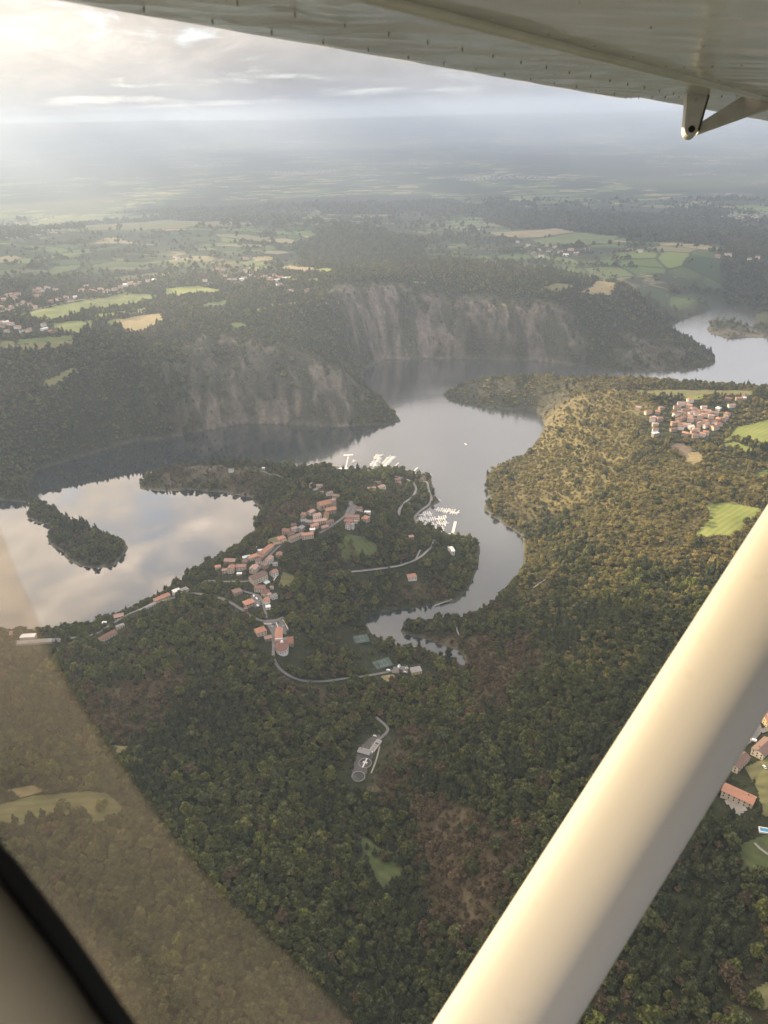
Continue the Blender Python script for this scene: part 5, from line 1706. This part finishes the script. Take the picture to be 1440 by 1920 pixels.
def zone_of(px, py):
    """where a tree stands, told by what one can find near it"""
    strut = 950 + (1920 - py) * 0.61
    if px < 84 + (py - 1200) * 0.80 and py > 1200:
        if py < 1480:
            return 'seen through the painted window reflection above the pale field', 'above the pale field'
        return ('seen through the painted window reflection beside the black window seal', 'by the window seal') if px < 330 else ('seen through the painted window reflection at its lower edge', 'at the pane edge')
    if px > strut:
        return ('beyond the strut near the orange-red villa', 'near the villa') if py < 1680 else ('beyond the strut below the lawn', 'below the lawn')
    if py < 1150:
        return 'on the sunlit hillside above the river', 'of the sunlit hillside'
    if py < 1350:
        return ('on the wooded slope across the narrow arm', 'across the narrow arm') if px > 870 else ('on the wooded slope below the chapel road', 'below the chapel road')
    if px > strut - 230:
        return ('close along the strut beside the brown clearing', 'along the strut') if py < 1700 else ('close along the strut at the bottom of the view', 'at the foot of the strut')
    if py < 1500:
        return ('on the slope above the treatment works', 'above the treatment works') if px < 690 else ('on the slope across from the treatment works', 'across from the works')
    if px < 560:
        return ('on the dark slope between pane edge and damp meadow', 'of the dark slope') if py < 1720 else ('at the bottom of the view beside the pane edge', 'at the bottom')
    if px < 690:
        return 'on the rim of the damp meadow towards the pane', 'at the meadow rim'
    if px < 790:
        return ('between the damp meadow and the treatment works', 'above the meadow') if py < 1600 else ('at the foot of the damp meadow', 'at the meadow foot')
    return ('on the bare brown clearing', 'of the brown clearing') if py < 1730 else ('below the bare brown clearing', 'below the brown clearing')


single = np.zeros(len(TX), bool)
size_px = TSC / TR
order = np.argsort(-size_px)
left = dict(QUOTA)
for i in order:
    nm = PROTO[TS[i]][0]
    if left.get(nm, 0) > 0 and in_frame[i] and not behind[i]:
        left[nm] -= 1
        single[i] = True
for i in np.where(single)[0]:
    nm, crown, trunk = PROTO[TS[i]]
    t = bpy.data.objects.new(nm, None)
    COL.objects.link(t)
    t.location = (TX[i], TY[i], TZ[i])
    t.rotation_euler = (0, 0, TROT[i])
    q = float(TSC[i])
    t.scale = (q, q, q * 1.02)
    wh, gw = zone_of(PXT[i], PYT[i])
    tag(t, LOOK[nm] + ' ' + wh, 'bush' if 'bush' in nm else 'tree', GRP[nm] + ' ' + gw)
    obj('trunk', trunk, None, t)
    obj('crown', crown, None, t)


def forest_group():
    ng = bpy.data.node_groups.new('plant trees', 'GeometryNodeTree')
    ng.interface.new_socket('Geometry', in_out='INPUT', socket_type='NodeSocketGeometry')
    ng.interface.new_socket('Geometry', in_out='OUTPUT', socket_type='NodeSocketGeometry')
    N = ng.nodes
    gi, go = N.new('NodeGroupInput'), N.new('NodeGroupOutput')
    ci = N.new('GeometryNodeCollectionInfo')
    ci.inputs['Collection'].default_value = PCOL
    ci.inputs['Separate Children'].default_value = True
    ci.inputs['Reset Children'].default_value = True
    ip = N.new('GeometryNodeInstanceOnPoints')
    ip.inputs['Pick Instance'].default_value = True

    def attr(name, typ):
        a = N.new('GeometryNodeInputNamedAttribute')
        a.data_type = typ
        a.inputs['Name'].default_value = name
        return a.outputs['Attribute']
    cx = N.new('ShaderNodeCombineXYZ')
    ng.links.new(attr('turn', 'FLOAT'), cx.inputs[2])
    ng.links.new(gi.outputs[0], ip.inputs['Points'])
    ng.links.new(ci.outputs[0], ip.inputs['Instance'])
    ng.links.new(attr('species', 'INT'), ip.inputs['Instance Index'])
    ng.links.new(cx.outputs[0], ip.inputs['Rotation'])
    ng.links.new(attr('size', 'FLOAT'), ip.inputs['Scale'])
    ng.links.new(ip.outputs[0], go.inputs[0])
    return ng


NG = forest_group()


def forest(name, label, sel):
    if not sel.any():
        return
    me = bpy.data.meshes.new(name)
    P = np.stack([TX[sel], TY[sel], TZ[sel]], 1).astype(np.float32)
    me.vertices.add(len(P))
    me.vertices.foreach_set('co', P.ravel())
    for nm, typ, arr in (('turn', 'FLOAT', TROT[sel].astype(np.float32)), ('size', 'FLOAT', TSC[sel].astype(np.float32)), ('species', 'INT', TS[sel].astype(np.int32))):
        a = me.attributes.new(nm, typ, 'POINT')
        a.data.foreach_set('value', arr)
    o = obj(name, me)
    md = o.modifiers.new('plant', 'NODES')
    md.node_group = NG
    tag(o, label, None, kind='stuff')


rest = ~single
near = TR < 1180
gor = (TY > 1500) & (TR < 2700) & ~((TX > 240) & (TY < 2040))
isl = (TX < -330) & (TY > 1080) & (TY < 1500) & (TR < 1500) & ~near
sun_hill = (TX > 90 + 0.10 * TY) & ~gor & (TR < 2700)
zone = np.where(gor, 1, np.where(sun_hill, 2, np.where(TR >= 2700, 3, 0)))
forest('woodland', 'dense mixed wood over the front slopes and the village peninsula', rest & (zone == 0))
forest('gorge_woodland', 'scrubby oak wood clothing the far gorge sides', rest & (zone == 1))
forest('hillside_woodland', 'pine and heath wood over the sunlit hill across the river', rest & (zone == 2))
forest('distant_woodland', 'dark woods and hedges of the far plateau', rest & (zone == 3))
print('TREES', len(TX), 'single', single.sum())


# ------------------------------------------------------------------ the aeroplane
M_PAINT, k, b = mat('off-white wing paint', (0.80, 0.76, 0.68), 0.2, 0.5)
tc = k.n('ShaderNodeTexCoord').outputs['Object']
st = k.n('ShaderNodeVectorMath', {0: tc, 1: (1.0, 3.5, 1.0)}, operation='MULTIPLY').outputs[0]
n1 = k.n('ShaderNodeTexNoise', {'Vector': st, 'Scale': 2.2, 'Detail': 5.0, 'Roughness': 0.6}).outputs[0]
k.link(k.mix(k.ramp(n1, [(0.35, 0.0), (0.7, 1.0)]), (0.86, 0.83, 0.77), (0.72, 0.69, 0.63)), b.inputs['Base Color'])
n2 = k.n('ShaderNodeTexNoise', {'Vector': st, 'Scale': 1.6, 'Detail': 2.0}).outputs[0]
k.link(k.n('ShaderNodeBump', {'Height': n2, 'Strength': 0.6, 'Distance': 0.03}).outputs[0], b.inputs['Normal'])

M_STRUT, k, b = mat('cream strut paint', (0.38, 0.358, 0.320), 0.5, 0.10)
tc = k.n('ShaderNodeTexCoord').outputs['Object']
sp = k.n('ShaderNodeTexNoise', {'Vector': tc, 'Scale': 38.0, 'Detail': 2.0}).outputs[0]
sp2 = k.n('ShaderNodeTexNoise', {'Vector': tc, 'Scale': 5.0, 'Detail': 3.0}).outputs[0]
spk = k.m('MULTIPLY', k.ramp(sp, [(0.66, 0.0), (0.72, 1.0)]), k.ramp(sp2, [(0.42, 0.0), (0.60, 0.75)]))
k.link(k.mix(spk, (0.38, 0.358, 0.320), (0.36, 0.33, 0.28)), b.inputs['Base Color'])
M_RIVET = mat('dull rivet', (0.56, 0.53, 0.47), 0.5)[0]
M_BOLT = mat('dark bolt', (0.02, 0.02, 0.02), 0.5)[0]
M_RUBBER = mat('black rubber seal', (0.006, 0.006, 0.006), 0.7)[0]
M_TRIM = noisy('beige cabin trim', (0.78, 0.66, 0.52), (0.70, 0.59, 0.46), 6.0)
M_SEAM = mat('dark gap', (0.10, 0.09, 0.075), 0.9)[0]
M_BRACKET = noisy('worn bracket paint', (0.82, 0.76, 0.67), (0.70, 0.64, 0.56), 20.0, rough=0.5)

plane = thing('aeroplane', (0, 0, CAM_Z), 0, 'high-winged light aeroplane carrying the camera, wing above and strut across', 'aeroplane')
plane.location = (0, 0, CAM_Z)
O = Vector((0, 0, CAM_Z))

# trailing edge: two points on it fix the span direction; the flap hinge line runs parallel to it
E0, E1 = near_pt(100, 0, 1.0) - O, near_pt(1160, 184, 2.28) - O
span = (E1 - E0).normalized()


def on_ray_at_chord(px, py, chord):
    """depth along a sight line at which it passes `chord` metres from the trailing-edge line"""
    d = ray(px, py)
    best = None
    for i in range(20, 4000):
        s = i * 0.002
        p = d * s - E0
        q = (p - span * p.dot(span)).length
        if best is None or abs(q - chord) < best[0]:
            best = (abs(q - chord), s)
        if best[0] < 0.003 and q > chord and s > best[1] + 0.05:
            break
    return d * best[1]


H0 = on_ray_at_chord(1084, 90, 0.40)
ch = H0 - E0
ch = (ch - span * ch.dot(span))
CH_L = ch.length
chord = ch.normalized()                          # from trailing edge forward
normal = span.cross(chord).normalized()
if normal.dot(-E0) < 0:
    normal = -normal                             # towards the camera: out of the underside


def W(s, c, n=0.0):
    return E0 + span * s + chord * c + normal * n


S_END = (E1 - E0).dot(span)


def slab(s0, s1, c0, c1, n0, n1, parent, name, material, taper=None, nseg=24, cseg=8, wavy=0.0, smooth=True):
    """a panel of the wing: underside follows n0 (with faint waves in the skin), upper side n1"""
    vs, fs = [], []
    rs = np.random.default_rng(int(abs(s0 * 100 + c0 * 1000)) + 3)
    wob = rs.uniform(-1, 1, (nseg + 1, cseg + 1))
    for i in range(nseg + 1):
        for j in range(cseg + 1):
            s = s0 + (s1 - s0) * i / nseg
            c = c0 + (c1 - c0) * j / cseg
            edge = 0 if (j in (0, cseg)) else 1
            vs.append(W(s, c, n0 + edge * wavy * (0.5 * wob[i, j] + math.sin(s * 26 + j) * 0.7)))
    base = len(vs)
    for i in range(nseg + 1):
        for j in range(cseg + 1):
            s = s0 + (s1 - s0) * i / nseg
            c = c0 + (c1 - c0) * j / cseg
            th = n1 * (1.0 if taper is None else (0.12 + 0.88 * min(1.0, max(0.0, (c - taper) / 0.4))))
            vs.append(W(s, c, n0 - abs(th)))
    M_ = cseg + 1
    for i in range(nseg):
        for j in range(cseg):
            a = i * M_ + j
            fs.append((a, a + 1, a + M_ + 1, a + M_))
            a += base
            fs.append((a, a + M_, a + M_ + 1, a + 1))
    for i in range(nseg):
        for j in (0, cseg):
            a, b2 = i * M_ + j, (i + 1) * M_ + j
            fs.append((a, b2, b2 + base, a + base))
    for j in range(cseg):
        for i in (0, nseg):
            a, b2 = i * M_ + j, i * M_ + j + 1
            fs.append((a, b2, b2 + base, a + base))
    return obj(name, new_mesh(name, vs, fs, smooth), material, parent)


flap = slab(-1.4, S_END, 0.0, CH_L - 0.012, 0.0, 0.06, plane, 'flap', M_PAINT, 0.0, 60, 10, 0.0025)
aileron = slab(S_END + 0.012, S_END + 2.6, 0.03, CH_L - 0.012, -0.006, 0.06, plane, 'aileron', M_PAINT, 0.0, 30, 10, 0.002)
wing = slab(-1.4, S_END + 2.6, CH_L + 0.012, CH_L + 1.1, 0.004, 0.16, plane, 'wing', M_PAINT, None, 60, 14, 0.0022)
slab(-1.4, S_END + 2.6, CH_L - 0.012, CH_L + 0.012, -0.022, 0.03, wing, 'hinge_gap', M_SEAM, None, 8, 1)
# rolled skirt along the hinge line
mb = MB()
mb.tube([W(-1.4, CH_L + 0.016, 0.004), W(S_END + 2.6, CH_L + 0.016, 0.004)], [0.011, 0.011], 10)
mb.build('hinge_skirt', M_PAINT, wing, True)


def rivets(rows, parent, name):
    mb = MB()
    for s0, c0, s1, c1, n in rows:
        for i in range(n):
            f = i / max(1, n - 1)
            p = W(s0 + (s1 - s0) * f, c0 + (c1 - c0) * f, 0.0055)
            mb.tube([p - normal * 0.006, p + normal * 0.0004], [0.0019, 0.0012], 6)
    o = mb.build(name, M_RIVET, parent)
    o['kind'] = 'stuff'


rivets([(-1.2, CH_L + 0.05, S_END + 1.5, CH_L + 0.05, 30), (-1.2, CH_L + 0.20, S_END + 1.5, CH_L + 0.20, 22), (0.2, CH_L + 0.02, 0.2, CH_L + 0.6, 12), (1.0, CH_L + 0.02, 1.0, CH_L + 0.6, 12), (1.75, CH_L + 0.02, 1.75, CH_L + 0.6, 12)], wing, 'rivet_rows')
rivets([(-1.2, 0.22, S_END - 0.05, 0.22, 30), (-1.2, 0.06, S_END - 0.05, 0.06, 26), (S_END - 0.04, 0.04, S_END - 0.04, CH_L - 0.05, 9)], flap, 'rivet_rows')


def plate(pts, thick, name, material, parent, bevel=0.0):
    """flat plate through points (x, y in the photograph, depth), with thickness away from the lens"""
    P = [near_pt(*p) - O for p in pts]
    c = sum(P, Vector()) / len(P)
    nn = Vector()
    for i in range(len(P)):
        nn += (P[i] - c).cross(P[(i + 1) % len(P)] - c)
    nn.normalize()
    if nn.dot(c) < 0:
        nn = -nn
    n = len(P)
    vs = P + [p + nn * thick for p in P]
    fs = [tuple(range(n)), tuple(range(n, 2 * n))[::-1]] + [(i, (i + 1) % n, n + (i + 1) % n, n + i) for i in range(n)]
    return obj(name, new_mesh(name, vs, fs), material, parent), nn


def disc_pts(px, py, depth, r_px, a0, a1, n):
    return [(px + r_px * math.cos(a), py - r_px * math.sin(a), depth) for a in np.linspace(a0, a1, n)]


DH = 2.05
br, nb = plate([(1289, 166, DH), (1329, 166, DH)] + [(1326, 182, DH), (1309, 240, DH)] + disc_pts(1296, 243, DH, 12.5, 0.2, -math.pi - 0.1, 10) + [(1284, 235, DH), (1287, 200, DH)], 0.022, 'hinge_bracket', M_BRACKET, plane)
plate([(1329, 168, DH + .001), (1334, 168, DH + .03), (1312, 246, DH + .03), (1309, 242, DH + .001)], 0.004, 'bracket_edge', M_SEAM, br)
pv = near_pt(1296, 243, DH) - O
MB().tube([pv - nb * 0.006, pv + nb * 0.01], [0.0085, 0.0085], 12).build('pivot_bolt', M_BOLT, br)
pv = near_pt(1305, 187, DH) - O
MB().tube([pv - nb * 0.003, pv + nb * 0.004], [0.0035, 0.0035], 10).build('screw', M_RIVET, br)
arm, _ = plate([(1306, 234, DH + .03), (1405, 172, DH + .03), (1480, 168, DH + .03), (1500, 180, DH + .03), (1310, 248, DH + .03)], 0.018, 'hinge_arm', M_BRACKET, plane)
# the doubler plate on the skin above the bracket, with its crack of shadow
sp0 = [W(0, 0)]
dbl, _ = plate([(1296, 82, 1.62), (1334, 80, 1.62), (1334, 120, 1.75), (1327, 164, 1.93), (1290, 166, 1.93), (1294, 120, 1.75)], 0.006, 'doubler_plate', M_BRACKET, wing)
mb = MB()
q = [near_pt(1330, 84, 1.60) - O, near_pt(1329, 120, 1.74) - O, near_pt(1325, 145, 1.84) - O, near_pt(1328, 164, 1.92) - O]
mb.tube(q, [0.0018, 0.0022, 0.003, 0.004], 6)
mb.build('seam', M_SEAM, wing)
mb = MB()
q = [near_pt(1006, -14, 1.25) - O, near_pt(1012, 3, 1.25) - O]
mb.tube(q, [0.004, 0.004], 8).build('drain_tube', M_SEAM, wing)


# wing strut: streamlined tube running up to the wing
SA, SB = near_pt(942, 1920, 0.85) - O, near_pt(1438, 1131, 0.945) - O
ax = (SB - SA).normalized()
mid = (SA + SB) / 2
view = (-mid).normalized()
across = ax.cross(view).normalized()
if across.dot(c_right) > 0:
    across = -across                       # towards the upper left in the picture
back = (view - ax * view.dot(ax)).normalized()
TILT = R_(76)                              # the broad side is turned up towards the sun
ma = across * math.sin(TILT) - back * math.cos(TILT)     # long way of the section
mi = across * math.cos(TILT) + back * math.sin(TILT)     # short way
NS = 48
prof = []
for j in range(NS):
    a = 6.28318 * j / NS
    cx, sx = math.cos(a), math.sin(a)
    lw = 0.072 if cx > 0 else 0.092
    prof.append((lw * math.copysign(abs(cx) ** 0.9, cx), 0.040 * math.copysign(abs(sx) ** 0.95, sx)))
# width across the line of sight decides the scale
wmax = max(p[0] * ma.dot(across) + p[1] * mi.dot(across) for p in prof)
wmin = min(p[0] * ma.dot(across) + p[1] * mi.dot(across) for p in prof)
SCL = (2 * 92.5 / F_PX * 0.945) / (wmax - wmin)
off = across * (-(wmax + wmin) / 2 * SCL)
vs, fs = [], []
NT_ = 40
for i in range(NT_ + 1):
    f = -0.5 + 3.4 * i / NT_
    p = SA + (SB - SA) * f + off
    for u_, v_ in prof:
        vs.append(p + ma * u_ * SCL + mi * v_ * SCL)
for i in range(NT_):
    for j in range(NS):
        a = i * NS + j
        b2 = i * NS + (j + 1) % NS
        fs.append((a, b2, b2 + NS, a + NS))
fs.append(tuple(range(NS))[::-1])
fs.append(tuple(NT_ * NS + j for j in range(NS)))
obj('wing_strut', new_mesh('wing_strut', vs, fs, True), M_STRUT, plane)

# cabin window: black seal, beige trim inside it, and a curved pane corner whose milky colour paints in the cabin's reflection
seal_px = [(-60, 1520), (-10, 1605), (12, 1628), (60, 1690), (105, 1748), (154, 1816), (200, 1884), (232, 1930), (280, 2010)]
mb = MB()
mb.tube([near_pt(px, py, 0.27) - O for px, py in seal_px], [0.0040] * len(seal_px), 14)
seal = mb.build('window_seal', M_RUBBER, plane, True)
front = [near_pt(px - 12, py + 14, 0.268) - O for px, py in seal_px]
backp = [near_pt(px - 260, py + 330, 0.20) - O for px, py in seal_px]
vs = front + backp + [p - c_fwd * 0.004 - c_up * 0.003 for p in front] + [p - c_up * 0.01 for p in backp]
n = len(front)
fs = []
for i in range(n - 1):
    fs += [(i, i + 1, n + i + 1, n + i), (2 * n + i, 3 * n + i, 3 * n + i + 1, 2 * n + i + 1), (i, 2 * n + i, 2 * n + i + 1, i + 1), (n + i, n + i + 1, 3 * n + i + 1, 3 * n + i)]
fs += [(0, n, 3 * n, 2 * n), (n - 1, 3 * n - 1, 4 * n - 1, 2 * n - 1)]
obj('cabin_trim', new_mesh('cabin_trim', vs, fs, True), M_TRIM, plane)

M_REFLECT_VEIL = bpy.data.materials.new('painted cabin reflection')  # see-through beige film painting the cabin's reflection over the view
M_REFLECT_VEIL.use_nodes = True
k = NT(M_REFLECT_VEIL.node_tree)
M_REFLECT_VEIL.node_tree.nodes.remove(M_REFLECT_VEIL.node_tree.nodes['Principled BSDF'])
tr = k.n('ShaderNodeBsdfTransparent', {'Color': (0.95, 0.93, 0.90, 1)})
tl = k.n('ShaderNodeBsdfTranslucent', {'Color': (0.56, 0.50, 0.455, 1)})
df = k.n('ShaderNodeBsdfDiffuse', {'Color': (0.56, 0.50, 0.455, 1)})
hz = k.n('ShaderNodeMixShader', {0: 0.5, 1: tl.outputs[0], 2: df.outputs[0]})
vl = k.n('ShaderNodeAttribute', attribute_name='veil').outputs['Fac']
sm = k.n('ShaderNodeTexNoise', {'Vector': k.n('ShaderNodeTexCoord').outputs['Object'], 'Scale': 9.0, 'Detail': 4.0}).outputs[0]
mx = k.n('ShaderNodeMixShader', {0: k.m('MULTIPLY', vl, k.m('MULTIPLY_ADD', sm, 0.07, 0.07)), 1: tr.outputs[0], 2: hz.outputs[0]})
k.link(mx.outputs[0], M_REFLECT_VEIL.node_tree.nodes['Material Output'].inputs['Surface'])
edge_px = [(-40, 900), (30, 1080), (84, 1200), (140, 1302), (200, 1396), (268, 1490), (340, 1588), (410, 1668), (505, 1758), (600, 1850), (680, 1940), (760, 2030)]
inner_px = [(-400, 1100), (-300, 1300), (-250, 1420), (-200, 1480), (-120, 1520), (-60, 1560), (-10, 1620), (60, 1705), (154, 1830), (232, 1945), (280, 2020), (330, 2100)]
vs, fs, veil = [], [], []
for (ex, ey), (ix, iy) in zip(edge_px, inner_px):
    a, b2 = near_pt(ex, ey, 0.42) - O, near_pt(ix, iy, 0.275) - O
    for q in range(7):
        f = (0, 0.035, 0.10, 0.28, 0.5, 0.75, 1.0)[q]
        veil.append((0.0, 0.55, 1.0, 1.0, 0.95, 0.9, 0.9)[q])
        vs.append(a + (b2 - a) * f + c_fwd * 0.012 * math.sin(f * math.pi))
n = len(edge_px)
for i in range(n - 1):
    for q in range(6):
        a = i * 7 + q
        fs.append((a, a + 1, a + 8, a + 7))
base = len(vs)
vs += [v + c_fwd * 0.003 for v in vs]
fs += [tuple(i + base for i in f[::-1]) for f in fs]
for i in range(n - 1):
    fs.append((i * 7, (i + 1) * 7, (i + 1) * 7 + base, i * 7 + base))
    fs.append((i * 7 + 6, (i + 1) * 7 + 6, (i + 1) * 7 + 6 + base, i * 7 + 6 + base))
pm = new_mesh('reflection_pane', vs, fs, True)
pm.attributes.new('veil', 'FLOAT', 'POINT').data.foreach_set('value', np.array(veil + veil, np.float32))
obj('reflection_pane', pm, M_REFLECT_VEIL, plane)

# ------------------------------------------------------------------ cloud puffs added out of view to shade the valley
M_SHADE_CLOUD, k, b = mat('cloud', (0.85, 0.85, 0.86), 1.0, 0.0)
tl = k.n('ShaderNodeBsdfTranslucent', {'Color': (0.85, 0.84, 0.84, 1)})
mx = k.n('ShaderNodeMixShader', {0: 0.5, 1: b.outputs[0], 2: tl.outputs[0]})
k.link(mx.outputs[0], M_SHADE_CLOUD.node_tree.nodes['Material Output'].inputs['Surface'])
CL_Z = 2100.0
# gaps shaped into the added puffs: places on the land (surveyed) and in the air that the sun reaches
LIT = [([(905, 930), (985, 850), (1020, 790), (1060, 735), (1200, 728), (1500, 730), (1560, 1060), (1440, 1100), (1330, 1110), (1200, 1090), (1080, 1060), (985, 1010)], 0.0),
       ([(440, 490), (640, 496), (640, 520), (560, 580), (470, 590), (330, 580), (230, 610), (130, 622), (90, 600), (200, 572), (300, 540), (400, 530)], 0.0),
       ([(1000, 548), (1040, 520), (1160, 515), (1170, 548)], 0.0)]
lit_polys = []
for pl, _ in LIT:
    lit_polys.append(ground_many(pl))
slope = TO_SUN.xy / TO_SUN.z
lit_cloud = [np.stack([p[:, 0] + slope.x * (CL_Z - p[:, 2]), p[:, 1] + slope.y * (CL_Z - p[:, 2])], 1) for p in lit_polys]
pc = np.array(slope) * (CL_Z - CAM_Z)
aim = Vector(slope) * CL_Z
sdir = np.array(slope.normalized())
V_, F_ = [], []
ico = bmesh.new()
bmesh.ops.create_icosphere(ico, subdivisions=3, radius=1.0)
iv = np.array([v.co[:] for v in ico.verts])
iff = [tuple(q.index for q in f.verts) for f in ico.faces]
ico.free()
rs = np.random.default_rng(11)
allV, allF = [], []
cnt = 0
for gx in np.arange(-2600, 2700, 190.0):
    for gy in np.arange(100, 3700, 190.0):
        if abs(gx) > 0.62 * gy + 420:
            continue
        cx, cy = aim.x + gx + rs.uniform(-60, 60), aim.y + gy + rs.uniform(-60, 60)
        if math.hypot(cx - pc[0], cy - pc[1]) < 520:
            continue
        pt = (np.array([cx]), np.array([cy]))
        bad = False
        for pl in lit_cloud:
            for q in (-190, 0, 190):
                pq = (np.array([cx + q * sdir[0]]), np.array([cy + q * sdir[1]]))
                if inside_poly(*pq, pl)[0] or seg_dist(*pq, pl, True)[0] < 150:
                    bad = True
        if bad:
            continue
        r_ = rs.uniform(165, 215)
        nz = fbm(iv[:, 0] * 3 + cnt, iv[:, 1] * 3 + iv[:, 2] * 2, 1.0, 3, 3)
        v = iv * (0.75 + 0.5 * nz[:, None]) * np.array([r_, r_, 34.0]) + np.array([cx, cy, CL_Z])
        allF.append(np.array(iff) + len(allV) * len(iv))
        allV.append(v)
        cnt += 1
# a higher layer, also added unseen, shades the far plain; broad shafts of light come down through its breaks
CH_Z = 5200.0
aim2 = Vector(slope) * CH_Z
for gx in np.arange(-12000, 13000, 900.0):
    for gy in np.arange(4300, 27000, 900.0):
        if abs(gx) > 0.60 * gy + 900:
            continue
        if fbm(np.array([gx - 0.3 * gy]), np.array([gy * 0.7]), 2600, 2, 19)[0] > 0.57 - 0.14 * float(sstep(0, 2500, np.array(gx - 0.10 * gy))):
            continue
        cx, cy = aim2.x + gx + rs.uniform(-250, 250), aim2.y + gy + rs.uniform(-250, 250)
        r_ = rs.uniform(720, 900)
        nz = fbm(iv[:, 0] * 3 + cnt, iv[:, 1] * 3 + iv[:, 2] * 2, 1.0, 3, 3)
        v = iv * (0.75 + 0.5 * nz[:, None]) * np.array([r_, r_, 120.0]) + np.array([cx, cy, CH_Z])
        allF.append(np.array(iff) + len(allV) * len(iv))
        allV.append(v)
        cnt += 1
shade_clouds = obj('shade_clouds', fast_mesh('shade_clouds', np.concatenate(allV), np.concatenate(allF), True), M_SHADE_CLOUD)
tag(shade_clouds, 'unseen cloud puffs added to shade the land, gaps left for the low sun', None, kind='stuff')

# ------------------------------------------------------------------ haze
M_HAZE = bpy.data.materials.new('haze')
M_HAZE.use_nodes = True
k = NT(M_HAZE.node_tree)
M_HAZE.node_tree.nodes.remove(M_HAZE.node_tree.nodes['Principled BSDF'])
pv_ = k.n('ShaderNodeVolumePrincipled', {'Color': (0.56, 0.68, 0.90, 1), 'Density': 8.4e-5, 'Anisotropy': 0.5})
k.link(pv_.outputs[0], M_HAZE.node_tree.nodes['Material Output'].inputs['Volume'])
HB = 82000
haze = obj('haze', MB().box(-HB, HB, -HB, HB, -12, 1010).mesh('haze'), M_HAZE)
tag(haze, 'pale evening haze filling the valley air', None, kind='stuff')
